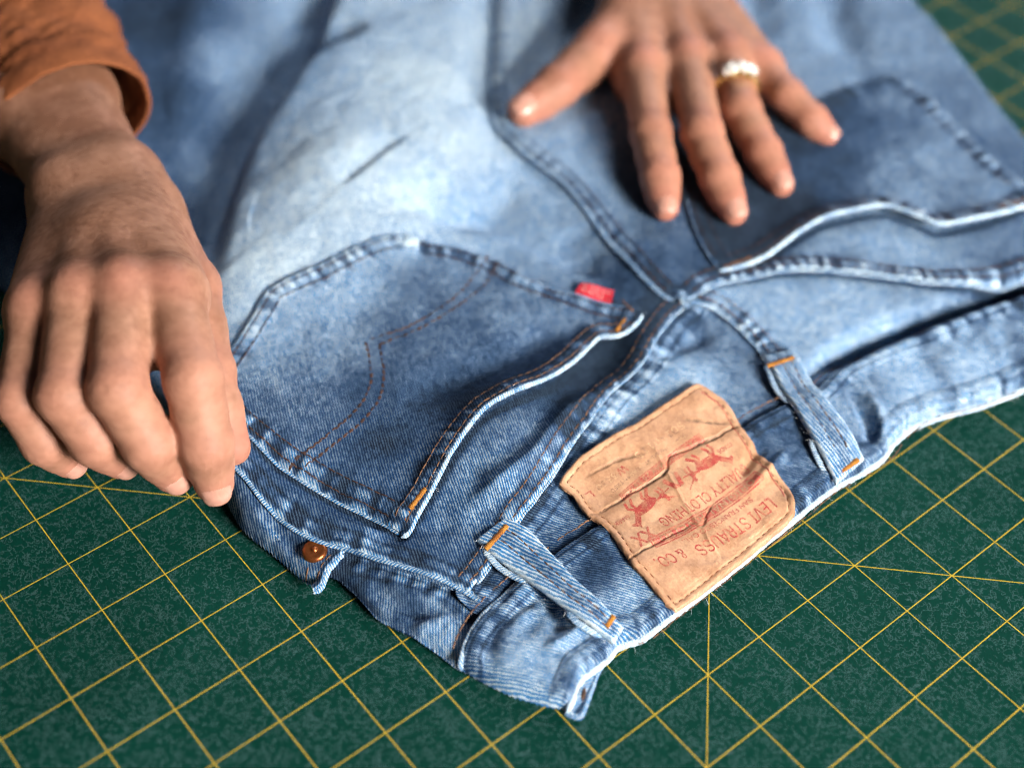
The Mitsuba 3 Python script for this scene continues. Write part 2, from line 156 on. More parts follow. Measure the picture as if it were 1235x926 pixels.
def ren(c, step=0.4, smooth=True):
    """resample a polyline (Catmull-Rom when smooth) at about step mm"""
    c = np.asarray(c, float)
    if smooth and len(c) > 2:
        e = np.vstack([2 * c[0] - c[1], c, 2 * c[-1] - c[-2]])
        out = []
        for i in range(1, len(e) - 2):
            n = max(2, int(np.linalg.norm(e[i + 1] - e[i]) / step * 1.2))
            t = np.linspace(0, 1, n, endpoint=False)[:, None]
            p0, p1, p2, p3 = e[i - 1], e[i], e[i + 1], e[i + 2]
            out.append(0.5 * (2 * p1 + (p2 - p0) * t + (2 * p0 - 5 * p1 + 4 * p2 - p3) * t ** 2 + (3 * p1 - p0 - 3 * p2 + p3) * t ** 3))
        c = np.vstack(out + [c[-1:]])
    s = np.r_[0, np.cumsum(np.linalg.norm(np.diff(c, axis=0), axis=1))]
    n = max(2, int(round(s[-1] / step)) + 1)
    q = np.linspace(0, s[-1], n)
    return np.stack([np.interp(q, s, c[:, k]) for k in range(c.shape[1])], 1)


class Curve:
    def __init__(self, pts, step=0.4):
        self.p = ren(pts, step); self.tree = cKDTree(self.p)
        self.s = np.r_[0, np.cumsum(np.linalg.norm(np.diff(self.p, axis=0), axis=1))]
        t = np.gradient(self.p, axis=0); t /= np.linalg.norm(t, axis=1, keepdims=True) + 1e-9
        k = np.ones(9) / 9
        t = np.stack([np.convolve(np.pad(t[:, j], 4, 'edge'), k, 'valid') for j in range(2)], 1)
        t /= np.linalg.norm(t, axis=1, keepdims=True) + 1e-9
        self.n = np.stack([-t[:, 1], t[:, 0]], 1)            # left-hand normal

    def near(self, xy, far=60.0):
        d, i = self.tree.query(xy, distance_upper_bound=far)
        i = np.minimum(i, len(self.p) - 1)
        return np.where(np.isfinite(d), d, far * 2), self.s[i], i

    def side(self, xy, i):
        return np.einsum('ij,ij->i', xy - self.p[i], self.n[i])

    def off(self, d, a=0.0, b=0.0):
        """parallel curve, d mm to the left, with a and b mm cut off the ends"""
        q = self.p + self.n * d
        keep = (self.s >= a) & (self.s <= self.s[-1] - b)
        return q[keep]


K = {k: Curve(v) for k, v in D.items() if k[0] not in 'wH' or k.startswith('waist') if isinstance(v[0][0], float) and len(v[0]) == 2 and len(v) > 1}


def N2(xy, scale, seed=0, octaves=3):
    p = np.c_[np.asarray(xy) / scale, np.full(len(xy), 0.37 + seed)]
    return meshkit.fbm(p, octaves, seed) - 0.5


def N1(s, seed=0):
    s = np.asarray(s, float)
    return meshkit.noise(np.stack([s, np.full_like(s, .5), np.full_like(s, .5 + seed)], -1), seed) - 0.5


# ------------------------------------------------------------------ the lie of the cloth
_hx = np.array(D['HX'])
_rbf = RBFInterpolator(_hx[:, :2], _hx[:, 2], kernel='thin_plate_spline', smoothing=8.0)
# (curve, height in mm, half width, skew): ridges and valleys of the folds
FOLDS = [('f_gap', -11.0, 4.2), ('f_val', -3.0, 9.0), ('f_val2', -3.0, 8.0), ('f_rid1', 4.6, 4.0),
         ('f_pk1', 1.6, 3.0), ('f_pkv', -5.5, 8.0), ('f_side', -5.5, 4.0), ('f_side2', -2.0, 4.0), ('f_wb1', -4.0, 3.2), ('f_wb2', -1.6, 3.0),
         ('f_wb3', -1.8, 4.0), ('f_yk1', -3.2, 4.0), ('f_top1', 6.0, 13.0), ('f_thumb', -9.0, 8.0), ('f_a', 2.2, 2.6), ('f_b', -2.2, 2.4), ('f_c', 1.8, 2.2), ('f_d', -2.5, 2.8), ('f_e', 2.0, 2.2), ('f_f', -2.4, 2.6), ('f_g', 1.6, 2.2), ('f_h', -2.2, 2.8), ('f_i', 1.8, 2.2), ('f_j', 1.5, 2.0), ('f_k', -2.0, 2.4), ('f_l', 2.0, 2.4), ('f_rt1', -6.0, 12.0), ('f_rt2', -6.0, 11.0)]

# (curve, drop in mm, softness, decay): the left-hand side of the curve is lower
STEPS = [('s_seat', 21.0, 2.6, 40.0), ('s_wr1', 3.4, .7, 12.0), ('s_wr2', 8.0, 1.5, 18.0), ('s_pock', 7.0, 2.2, 20.0), ('s_seam', 4.0, 1.6, 14.0)]


def H(xy):
    xy = np.asarray(xy, float)
    z = _rbf(xy)
    for name, amp, w in FOLDS:
        c = K[name]
        d, s, i = c.near(xy, w * 4)
        L = c.s[-1]
        z = z + amp * np.exp(-(d / w) ** 2) * np.clip(np.sin(np.pi * np.clip(s / L, 0.03, .97)) * 1.6, 0, 1)
    for name, amp, w, decay in STEPS:                            # one side of the line lies amp lower, easing back over decay mm
        c = K[name]
        d, s, i = c.near(xy, decay * 3)
        sd = c.side(xy, i)
        e = np.clip(np.sin(np.pi * np.clip(s / c.s[-1], .02, .98)) * 1.8, 0, 1)
        z = z - amp * e / (1 + np.exp(-np.clip(sd / w, -30, 30))) * np.exp(-(np.clip(sd, 0, None) / decay) ** 2) * np.exp(-(np.clip(-sd - 2 * decay, 0, None) / 10) ** 2)
    z = z + 1.7 * N2(xy, 34, 3, 2) + 1.9 * N2(xy, 12, 5, 2)
    return np.maximum(z, 1.0)


def rise(d, r):
    return np.sqrt(np.clip(1 - (1 - np.clip(d / r, 0, 1)) ** 2, 0, 1))


def grid_mesh(poly, step, seed=0, field=None):
    """flat triangulation of a polygon: boundary ring every step, jittered points inside"""
    rng = np.random.default_rng(seed)
    ring = []
    for r in [poly.exterior, *poly.interiors]:
        c = ren(np.asarray(r.coords), step, smooth=False)[:-1]
        ring.append(c)
    ring = np.vstack(ring)
    x0, y0, x1, y1 = poly.bounds
    gx, gy = np.meshgrid(np.arange(x0, x1, step), np.arange(y0, y1, step * .866))
    gx = gx + (np.arange(len(gx)) % 2)[:, None] * step / 2
    p = np.c_[gx.ravel(), gy.ravel()]
    p = p + rng.uniform(-.06, .06, p.shape) * step
    inner = poly.buffer(-step * .55)
    shapely.prepare(inner)
    p = p[shapely.contains_xy(inner, p[:, 0], p[:, 1])]
    p = np.vstack([ring, p])
    f = Delaunay(p).simplices
    c = p[f].mean(1)
    big = poly.buffer(step * .02)
    shapely.prepare(big)
    f = f[shapely.contains_xy(big, c[:, 0], c[:, 1])]
    a = p[f]
    cr = (a[:, 1, 0] - a[:, 0, 0]) * (a[:, 2, 1] - a[:, 0, 1]) - (a[:, 1, 1] - a[:, 0, 1]) * (a[:, 2, 0] - a[:, 0, 0])
    f = f[np.abs(cr) > 1e-4]; cr = cr[np.abs(cr) > 1e-4]
    f[cr < 0] = f[cr < 0][:, ::-1]
    return p, f


def wear_shade_field(rows):
    r = np.array(rows)
    xy, w = r[:, :2], r[:, 2]
    def fn(p):
        out = np.empty(len(p))
        for a in range(0, len(p), 40000):
            d2 = ((p[a:a + 40000, None] - xy[None]) ** 2).sum(-1)
            k = 1 / (d2 + 60.0) ** 1.5
            out[a:a + 40000] = (k * w).sum(1) / k.sum(1)
        return out
    return fn


WEAR_SHADE = {k[2:]: wear_shade_field(v) for k, v in D.items() if k.startswith('w_')}  # denim fading, with some shade painted into the same values


class Panel:
    """a piece of denim lying on the cloth below: off mm above the common surface H, lapped edges rounding down by t, rim edges down to the mat"""

    def __init__(self, poly, off, lap=(), rim=(), t=1.3, R=7.0, seams=(), lift=None, wear_shade='seat', mottle=.16, angle=-22, floor=.4, extra=None, wadd=None, rim2=None):
        self.rim2 = rim2
        self.poly, self.off0, self.lap, self.rim, self.t, self.R = poly, off, [K[k] for k in lap], [K[k] for k in rim], t, R
        self.seams, self.lift, self.wear_shade, self.mottle, self.angle, self.floor, self.extra, self.wadd = seams, lift, wear_shade, mottle, angle, floor, extra, wadd

    def top(self, xy, puckers=True):
        xy = np.asarray(xy, float)
        o = np.full(len(xy), float(self.off0))
        if self.lap:
            d = np.min([c.near(xy, 6)[0] for c in self.lap], 0)
            o = o - self.t * (1 - rise(d, self.t))
        if self.lift is not None:
            o = o + self.lift(xy)
        if puckers:
            for k, (name, w, aw, az, f) in enumerate(self.seams):
                d, s, _ = K[name].near(xy, w * 3)
                g = np.exp(-((d - .55 * w) / w) ** 2)
                o = o + 1.8 * az * g * (1.7 * N1(s / f * 1.25 + .22 * d / f, 7 + k) + .6 * N1(s / f * 2.7 - .2 * d / f, 9 + k))
                if w > 4:
                    o = o + .55 * np.clip((7.9 - d) / .9, 0, 1)
                o = o - .28 * np.exp(-((d - 1.9) / .55) ** 2) - .28 * np.exp(-((d - 6.2) / .6) ** 2) * (w > 4)
        if self.extra is not None:
            o = o + self.extra(xy)
        z = H(xy) + o
        if self.rim:
            d = np.min([c.near(xy, 40)[0] for c in self.rim], 0)
            z = self.floor + (z - self.floor) * (rise(d, self.R) if self.R < 5 else rise(d, self.R) ** .9)
        if self.rim2 is not None:
            d = K[self.rim2[0]].near(xy, 40)[0]
            z = self.rim2[2] + (z - self.rim2[2]) * rise(d, self.rim2[1])
        return z

    def build(self, key, step, seed=0):
        p, f = grid_mesh(self.poly, step, seed)
        z = self.top(p) + .10 * N2(p, 1.7, 8, 1)
        w = .46 + 1.38 * (WEAR_SHADE[self.wear_shade](p) - .5) + self.mottle * (1.7 * N2(p, 13, 21, 3) + .6 * N2(p, 4.0, 22, 2))
        for k, (name, sw, aw, az, fr) in enumerate(self.seams):
            d, s, _ = K[name].near(p, sw * 4)
            g = np.exp(-np.clip(d - .8 * sw, 0, None) ** 2 / (.7 * sw) ** 2)
            bars = 2.6 * N1(s / fr * 1.25 + .22 * d / fr, 7 + k) + 1.2 * N1(s / fr * 2.7 - .2 * d / fr, 9 + k)
            w = w + 1.2 * aw * g * (np.clip(bars, -.6, .6) - .95 * np.exp(-((d - 10.5) / 4.0) ** 2) * (sw > 4) * np.clip(4 * N2(p, 7, 77, 2) + .15, 0, 1))
            w = w - .20 * np.exp(-((d - 2.2) / .7) ** 2) - .18 * np.exp(-((d - 6.6) / .8) ** 2) * (sw > 4)
        for c in self.lap:
            d = c.near(p, 6)[0]
            w = w + .42 * np.exp(-(d / .75) ** 2)
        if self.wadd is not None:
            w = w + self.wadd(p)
        uv = np.c_[np.clip(w, .02, .99), np.full(len(p), (self.angle + 90) / 180)]
        return add(key, (np.c_[p, z], f), 'denim', uv=uv)


def tube(c3, r, n=8, rz=None, noise=.0, seed=0, caps=True):
    """tube along a 3-D polyline (mm), radius r across and rz up"""
    c3 = np.asarray(c3, float); rz = r if rz is None else rz
    t = np.gradient(c3, axis=0); t /= np.linalg.norm(t, axis=1, keepdims=True) + 1e-9
    a = np.cross(t, [0, 0, 1.0]); a /= np.linalg.norm(a, axis=1, keepdims=True) + 1e-9
    b = np.cross(a, t)
    th = np.arange(n) / n * 2 * np.pi
    s = np.r_[0, np.cumsum(np.linalg.norm(np.diff(c3, axis=0), axis=1))]
    rr = 1 + noise * 2 * N1(s / 1.3, seed) + noise * 2 * N1(s / 5.0, seed + 1)
    if caps:
        e = np.minimum(s, s[-1] - s); rr = rr * np.clip(.25 + e / (2 * r), 0, 1)
    v = c3[:, None] + (a[:, None] * (np.cos(th) * r)[None, :, None] + b[:, None] * (np.sin(th) * rz)[None, :, None]) * rr[:, None, None]
    m = len(c3); i = np.arange(m - 1)[:, None] * n; j = np.arange(n)[None]; k = (j + 1) % n
    q = np.stack([i + j, i + n + j, i + n + k, i + k], -1).reshape(-1, 4)
    f = np.vstack([q[:, [0, 2, 1]], q[:, [0, 3, 2]]])
    v = v.reshape(-1, 3)
    if caps:
        v = np.vstack([v, c3[:1], c3[-1:]]); A, B = len(v) - 2, len(v) - 1
        j = j[0]; k = k[0]; o = (m - 1) * n
        f = np.vstack([f, np.stack([np.full(n, A), j, k], 1), np.stack([np.full(n, B), o + k, o + j], 1)])
    me = trimesh.Trimesh(v, f, process=False)
    if me.volume < 0: me.invert()
    return me


def cord(key, c2, zfun, r, wear_shade, dz=0.0, rz=None, n=12, step=.4, noise=.16, seed=0, angle=None, wn=.26):
    c2 = ren(c2, step, smooth=False)
    z = zfun(c2)
    rz = r * .72 if rz is None else rz
    if angle is None:
        e = c2[-1] - c2[0]; angle = (math.degrees(math.atan2(e[1], e[0])) + 62 + 90) % 180 - 90
    kk = np.ones(5) / 5; z = np.convolve(np.pad(z, 2, 'edge'), kk, 'valid')
    m = tube(np.c_[c2, z + dz], r, n, rz, noise, seed)
    w = np.clip(wear_shade + wn * 2 * N2(m.vertices[:, :2], 4.0, seed, 3) + wn * .8 * N2(m.vertices[:, :2], 30, seed + 3, 2), .05, .99)
    return add(key, (m.vertices, m.faces), 'denim', uv=np.c_[w, np.full(len(w), (angle + 90) / 180)])


def stitches(key, c2, zfun, bsdf='thread_brown', length=2.7, gap=.6, r=.28, up=.10, seed=0, miss=.0):
    """a row of stitches: each a short thread lying on the cloth and diving in at both ends, joined into one part"""
    c = ren(c2, .15, smooth=False)
    s = np.r_[0, np.cumsum(np.linalg.norm(np.diff(c, axis=0), axis=1))]
    rng = np.random.default_rng(seed + 100)
    zs = zfun(c)
    ms, a = [], rng.uniform(0, 1)
    while a + length < s[-1]:
        L = length * rng.uniform(.85, 1.12)
        if rng.random() > miss:
            q = np.linspace(a, a + L, 7)
            x, y, z = np.interp(q, s, c[:, 0]), np.interp(q, s, c[:, 1]), np.interp(q, s, zs)
            h = np.sin(np.linspace(0, np.pi, 7)) ** .6
            j = rng.normal(0, .07, 2)
            m = tube(np.c_[x + j[0] * np.linspace(-1, 1, 7), y + j[1] * np.linspace(-1, 1, 7), z + up * h - .30 * (1 - h)], r * rng.uniform(.85, 1.15), 6, caps=False)
            ms.append(m)
        a += L + gap * rng.uniform(.7, 1.4)
    if not ms: return None
    m = trimesh.util.concatenate(ms)
    k = add(key, (m.vertices, m.faces), bsdf)
    stuff(k)
    return k


def bartack(key, a, b, zfun, width=1.7, bsdf='thread_orange', seed=0):
    """a dense zigzag of thread between two points"""
    a, b = np.asarray(a), np.asarray(b)
    L = np.linalg.norm(b - a); t = (b - a) / L; n = np.array([-t[1], t[0]])
    rng = np.random.default_rng(seed)
    ms = []
    N = int(L / .34)
    for i in range(N):
        c = a + t * (i + .5) / N * L
        w = width * rng.uniform(.85, 1.15) / 2; k = rng.normal(0, .12)
        u = np.linspace(-1, 1, 6)
        p = c + n * (u * w)[:, None] + t * (k * u * .8 + .25 * u)[:, None]
        z0 = zfun(c[None])[0]
        ms.append(tube(np.c_[p, z0 + .45 * np.cos(u * 1.45) + rng.uniform(0, .1)], .25, 6, caps=False))
    m = trimesh.util.concatenate(ms)
    return add(key, (m.vertices, m.faces), bsdf)


def poly(*curves, smooth=True):
    """polygon from curves (names or point arrays, a leading - turns one round)"""
    pts = []
    for c in curves:
        if isinstance(c, str):
            p = K[c.lstrip('-')].p
            pts.append(p[::-1] if c[0] == '-' else p)
        else:
            pts.append(np.asarray(c, float))
    g = shapely.Polygon(np.vstack(pts)).buffer(0)
    if g.geom_type != 'Polygon':
        g = max(g.geoms, key=lambda x: x.area)
    return g


def cut(name, a=None, b=None):
    """part of a curve between the points nearest to a and b"""
    c = K[name]
    i = 0 if a is None else int(c.tree.query(a)[1])
    j = len(c.p) if b is None else int(c.tree.query(b)[1]) + 1
    return c.p[i:j] if i < j else c.p[j - 1:i + 1][::-1]


# ------------------------------------------------------------------ materials
def two(d):
    return {'type': 'twosided', 'bsdf': d}


scene['window_frame_paint'] = {'type': 'diffuse', 'reflectance': {'type': 'rgb', 'value': [.6, .58, .55]}}


def denim_fn(p, n, uv):
    w, ang = uv.x, (dr.select(uv.y > 1.5, uv.y - 2, uv.y) * 180 - 90) * (math.pi / 180)
    x, y, z = p.x * 1000, p.y * 1000, p.z * 1000
    c, s = dr.cos(ang), dr.sin(ang)
    along, across = x * c + y * s, -x * s + y * c + .12 * z
    across = across + .30 * (nz(along * .4, across * .4, 3.0) - .5)
    ph = across / dr.select(uv.y > 1.5, 1.45, 1.02)
    saw = ph - dr.floor(ph)
    rib = 1 - dr.abs(2 * saw - 1)                                 # ridge of indigo warp, valley of white weft
    slub = nz(along * .7 + 31 * cell_rand(dr.floor(ph)), dr.floor(ph) * 3.7, 1.0)    # uneven yarns
    grain = nz(along * 2.6, across * 2.6, 7.0)
    big = fb(x * .35, y * .35, z * .35, 3)
    ww = dr.clip(w + .11 * (slub - .5) + .08 * (grain - .5) + .12 * (big - .5), 0, 1)
    a = mix((.0065, .0125, .027), (.0085, .036, .102), ss(0.0, .34, ww))
    b = mix(a, (.034, .145, .325), ss(.26, .66, ww))
    ww = dr.maximum(ww - .06, 0)
    warp = mix(b, (.42, .55, .635), ss(.58, 1.0, ww))
    weft = mix((.075, .122, .180), (.56, .625, .65), ss(.05, .85, ww))
    m = ss(.40, .80, rib + .44 * (slub - .5) + .36 * (grain - .5))
    return mix(warp, weft, m * (.46 + .46 * ss(.1, .5, w)))


scene['denim'] = two({'type': 'principled', 'base_color': mikit.proc(denim_fn), 'roughness': .9, 'specular': .08, 'sheen': .04})


def thread_fn(c0, c1):
    def fn(p, n, uv):
        return mix(c0, c1, dr.clip(1.5 * fb(p.x * 260, p.y * 260, p.z * 260, 2) - .25, 0, 1))
    return fn


scene['thread_brown'] = two({'type': 'principled', 'base_color': mikit.proc(thread_fn((.035, .020, .016), (.20, .095, .045))), 'roughness': .6, 'specular': .3})
scene['thread_dark'] = two({'type': 'principled', 'base_color': mikit.proc(thread_fn((.016, .012, .014), (.085, .042, .028))), 'roughness': .7, 'specular': .2})
scene['thread_patch'] = two({'type': 'principled', 'base_color': mikit.proc(thread_fn((.11, .035, .02), (.30, .12, .05))), 'roughness': .7, 'specular': .2})
scene['thread_orange'] = two({'type': 'principled', 'base_color': mikit.proc(thread_fn((.30, .10, .015), (.62, .27, .04))), 'roughness': .55, 'specular': .35})


def mat_fn(p, n, uv):
    x, y = p.x * 1000, p.y * 1000
    def ln(v, w):
        f = v - dr.floor(v + .5)
        return 1 - ss(w * .8, w * 1.2, dr.abs(f) * 25.4)
    gu, gv = ln(x / 25.4, .225), ln(y / 25.4, .225)
    d1 = dr.abs(x - y) / math.sqrt(2)
    d2 = dr.abs(x + y + 25.4) / math.sqrt(2)
    dg = dr.maximum(1 - ss(.15, .26, d1), 1 - ss(.15, .26, d2))
    g = dr.maximum(dr.maximum(gu, gv), dg)
    wx, wy = x + .9 * (nz(x * 1.1, y * 1.1, 2.) - .5), y + .9 * (nz(x * 1.1, y * 1.1, 9.) - .5)
    def contour(ox, k, level):                                     # thin wandering lines of even width: distance to a level of the noise
        f = lambda a, c: fb(a * k + ox, c * k, ox * .37 + 1.5, 2)
        v, gx, gy = f(wx, wy), f(wx + .08, wy), f(wx, wy + .08)
        g_ = dr.sqrt(dr.square((gx - v) / .08) + dr.square((gy - v) / .08))
        return 1 - ss(.09, .17, dr.abs(v - level) / dr.maximum(g_, .12))
    worm = dr.maximum(contour(0.0, .66, .5) * ss(.38, .46, nz(x * .6 + 7, y * .6, 3.)), contour(40.0, .60, .47) * ss(.44, .52, nz(x * .55, y * .55 + 9, 8.)))
    base = mix((.0010, .0270, .0190), (.0018, .0345, .0240), fb(x * .03, y * .03, 0., 3))
    c = mix(base, (.033, .076, .074), worm * .85)
    return mix(c, (.50, .335, .030), g * (.82 + .3 * (nz(x * 3, y * 3, 5.) - .5)))


scene['mat_vinyl'] = two({'type': 'principled', 'base_color': mikit.proc(mat_fn), 'roughness': .7, 'specular': .05})
scene['table_wood'] = two({'type': 'principled', 'base_color': mikit.proc(lambda p, n, uv: mix((.30, .19, .10), (.42, .28, .16), fb(p.x * 8, p.y * 90, 0., 3))), 'roughness': .5})


def leather_fn(p, n, uv):
    x, y = p.x * 1000, p.y * 1000
    a = fb(x * .16, y * .16, 1., 3)
    b = fb(x * 1.7, y * 1.7, 2., 2)
    g = nz(x * .35 + 2 * a, y * 4, 3.)
    c = mix((.36, .178, .092), (.59, .335, .195), dr.clip(.5 + 1.4 * (a - .5) + .5 * (b - .5) + .12 * (g - .5), 0, 1))
    return mix(c, (.115, .062, .03), dr.clip(uv.x, 0, 1))


scene['leather'] = two({'type': 'principled', 'base_color': mikit.proc(leather_fn), 'roughness': .58, 'specular': .35})


def ink_fn(p, n, uv):
    x, y = p.x * 1000, p.y * 1000
    m = dr.clip(.64 + 1.6 * (fb(x * .45, y * .45, 4., 3) - .5) + .9 * (nz(x * 3.4, y * 3.4, 6.) - .5), 0, 1)
    return mix((.47, .20, .115), (.36, .055, .042), m)


scene['red_ink'] = two({'type': 'principled', 'base_color': mikit.proc(ink_fn), 'roughness': .6, 'specular': .25})
scene['worn_ink'] = two({'type': 'principled', 'base_color': mikit.proc(lambda p, n, uv: mix((.55, .33, .19), (.24, .12, .07), ss(.35, .75, fb(p.x * 500, p.y * 500, 2., 2)))), 'roughness': .6})
scene['copper'] = {'type': 'principled', 'base_color': mikit.proc(lambda p, n, uv: mix((.20, .055, .016), (.46, .15, .05), fb(p.x * 700, p.y * 700, p.z * 700, 3))), 'roughness': .34, 'metallic': .85, 'specular': .5}
scene['red_ribbon'] = two({'type': 'principled', 'base_color': mikit.proc(lambda p, n, uv: mix((.42, .012, .025), (.60, .02, .04), nz(p.x * 900, p.y * 4000, 1.))), 'roughness': .55})
scene['white_thread'] = two({'type': 'diffuse', 'reflectance': {'type': 'rgb', 'value': [.55, .20, .19]}})
scene['fluff'] = two({'type': 'diffuse', 'reflectance': {'type': 'rgb', 'value': [.78, .79, .80]}})

# ------------------------------------------------------------------ table and cutting mat
b = trimesh.creation.box((2400, 1800, 40)); b.apply_translation((-250, 80, -23.5 - .5))
k = add('table', b, 'table_wood', smooth=False); labels[k] = {'kind': 'structure'}
mp = shapely.box(-660, -330, 360, 560).buffer(8)
b = trimesh.creation.extrude_polygon(mp, 3.0); b.apply_translation((0, 0, -3.0))
k = add('cutting_mat', b, 'mat_vinyl', smooth=False)
labels[k] = {'label': 'dark green speckled cutting mat with yellow grid lines under the jeans', 'category': 'cutting mat'}

# ------------------------------------------------------------------ jeans
labels['jeans'] = {'label': 'faded blue denim jeans lying back side up on the green mat', 'category': 'jeans'}
J = 'jeans__'
xy = lambda n, i: np.array(D[n][i])
fold_l, fold_r = D['sil_left'], D['sil_right']

def lift_open(name, h, w):
    c = K[name]
    def fn(q):
        d, s, _ = c.near(q, 4 * w)
        u = s / c.s[-1]
        return h * np.exp(-(d / w) ** 1.6) * np.clip(np.sin(np.pi * np.clip(u, 0, 1)) * 1.5, 0, 1)
    return fn
# front of the jeans showing beyond the side seam
g = poly(cut('side_cord', xy('side_cord', 7), None), cut('waist_top', xy('waist_top', 18), None), '-sil_front2', '-rivet_edge').buffer(.6)
g = g.union(shapely.LineString(K['side_cord'].p[len(K['side_cord'].p) // 3:]).buffer(6))
g = g.buffer(0)
FR = Panel(g, -1.2, rim=['sil_front2'], R=5.0, wear_shade='front', seams=[('side_cord', 5, 0.4, 0.7, 5.0)], angle=-40, mottle=.5)
FR.build(J + 'front_panel', .55, 1)
g = poly('sil_front', '-rivet_edge', '-side_cord').union(shapely.LineString(K['side_cord'].p[:len(K['side_cord'].p) // 2]).buffer(5, cap_style='flat')).buffer(0)
FP = Panel(g, .6, lap=['rivet_edge'], rim=['sil_front'], R=6.5, wear_shade='front', seams=[('rivet_edge', 4, .2, .3, 4.0)], angle=-30, mottle=.42)
FP.build(J + 'front_pocket', .5, 2)
cord(J + 'front_pocket__hem', K['rivet_edge'].p, lambda q: FP.top(q, False), 1.1, .72, dz=-.5, rz=1.3, seed=3)
stitches(J + 'front_pocket__stitching', K['rivet_edge'].off(-2.6, 3, 4), FP.top, seed=4)
stitches(J + 'front_pocket__stitching', K['rivet_edge'].off(-7.2, 9, 6), FP.top, seed=5)

# yokes
tip = np.array([K['side_cord'].p[-1]])
g = poly('yoke_left', tip, cut('waist_top', xy('waist_top', 18), xy('yoke_mid', -1)), '-yoke_mid').buffer(5)
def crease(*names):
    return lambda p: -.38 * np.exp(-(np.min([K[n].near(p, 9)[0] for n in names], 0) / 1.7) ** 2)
YL = Panel(g, .8, wear_shade='yoke', wadd=crease('yoke_left', 'yoke_mid', 'waist_top'), seams=[('yoke_left', 6, 0.42, 0.6, 4.2)], angle=38, mottle=.2)
YL.build(J + 'yoke_panel', .5, 3)
g = poly('yoke_right', cut('waist_top', xy('waist_top', 0), xy('yoke_mid', -1)), '-yoke_mid')
g = g.union(g.buffer(5).difference(shapely.LineString(K['yoke_mid'].p).buffer(6, cap_style='flat'))).buffer(0)
if g.geom_type != 'Polygon': g = max(g.geoms, key=lambda q: q.area)
YR = Panel(g, 2.0, lap=['yoke_mid'], wear_shade='yoke', wadd=crease('yoke_right', 'waist_top'), seams=[('yoke_mid', 6, 0.6, 0.8, 3.4)], angle=36, mottle=.2)
YR.build(J + 'yoke_panel', .55, 4)
cord(J + 'yoke_panel_001__seam_edge', K['yoke_mid'].p, lambda q: H(q) + 1.5, .7, .72, seed=6)
stitches(J + 'yoke_panel_001__stitching', K['yoke_mid'].off(3.0, 2, 6), YR.top, seed=7, length=2.6)
stitches(J + 'yoke_panel_001__stitching', K['yoke_mid'].off(7.6, 4, 6), YR.top, seed=8, length=2.6)

# seat and legs
gl = poly('-side_cord', np.array(D['sil_left'])[::-1], np.array([K['sil_left'].p[0], K['centre_cord'].p[0]]), 'centre_cord', 'yoke_left')
SL = Panel(gl, 2.2, lap=['yoke_left', 'side_cord'], rim=['sil_left'], R=10.0, wear_shade='seat', mottle=.11, angle=-22, lift=lift_open('yoke_left', 2.6, 7), wadd=crease('pocket_side_low', 'pocket_open', 'pocket_side_up'),
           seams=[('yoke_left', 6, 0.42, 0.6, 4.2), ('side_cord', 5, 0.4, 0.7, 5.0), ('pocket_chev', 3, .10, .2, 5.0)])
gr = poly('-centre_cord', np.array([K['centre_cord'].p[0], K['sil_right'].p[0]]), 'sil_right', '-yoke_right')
SR = Panel(gr, 3.2, lap=['yoke_right', 'centre_cord'], rim=['sil_right'], R=9.0, wear_shade='seat', mottle=.11, angle=-20, lift=lift_open('yoke_right', 2.6, 8), wadd=crease('rp_open', 'rp_left'),
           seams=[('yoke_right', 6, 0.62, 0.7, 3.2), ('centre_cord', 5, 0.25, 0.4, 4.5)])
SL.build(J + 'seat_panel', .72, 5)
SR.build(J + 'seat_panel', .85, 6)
cord(J + 'seat_panel__seam_edge', K['yoke_left'].p, lambda q: SL.top(q, False) - .25, .68, .72, seed=11)
cord(J + 'seat_panel__side_seam', K['side_cord'].p, lambda q: H(q) + 1.7, 1.0, .58, seed=12, noise=.13)
cord(J + 'seat_panel_001__seam_edge', K['yoke_right'].p, lambda q: SR.top(q, False) - .25, .78, .74, seed=13)
cord(J + 'seat_panel_001__centre_seam', K['centre_cord'].p, lambda q: H(q) + 3.0, 1.5, .48, rz=.65, seed=14, wn=.1)
for j, o in enumerate((-2.0, -6.4)):
    stitches(J + 'seat_panel__stitching', K['yoke_left'].off(o, 2, 1), SL.top, seed=20 + j, length=2.9)
    stitches(J + 'seat_panel_001__stitching', K['yoke_right'].off(-o + .6, 3, 1), SR.top, 'thread_dark', seed=24 + j, length=2.9)
for j, o in enumerate((2.6, 6.8)):
    stitches(J + 'seat_panel_001__stitching', K['centre_cord'].off(o, 2, 3), SR.top, 'thread_dark', seed=28 + j)

# waistband
def band_roll(q):
    d = K['waist_low'].near(q, 30)[0]; e = K['waist_top'].near(q, 30)[0]
    return .9 * np.exp(-((e - 4) / 4) ** 2) + .6 * np.exp(-((d - 3) / 3) ** 2) + .7 * N2(q, 7, 41, 2)
g = poly('waist_top', '-waist_end', '-waist_low')
WB = Panel(g, 2.4, lap=['waist_top'], rim=['waist_low'], rim2=('waist_end', 7.0, .4), R=2.8, t=1.8, floor=2.2, wear_shade='waist', angle=35, mottle=.44, extra=band_roll,
           seams=[('waist_top', 6, 0.42, 0.7, 5.5), ('waist_low', 5, 0.3, 0.5, 5.0)])
WB.build(J + 'waistband', .5, 7)
gi = poly('waist_in', np.array([K['waist_low'].p[-1]]), cut('waist_low', xy('waist_low', -1), xy('waist_low', -9)))
IN = Panel(gi.buffer(1.0), -4.6, wear_shade='waist', angle=70, mottle=.2, rim=['waist_in'], R=2.0)
IN.build(J + 'waistband__facing', .5, 8)
def hem_z(q):
    return np.full(len(q), 3.4) + .8 * N2(q, 9, 44, 2)
cord(J + 'waistband__hem', K['waist_low'].p, hem_z, 1.25, .92, rz=1.6, n=10, step=.35, noise=.24, seed=15, wn=.12)
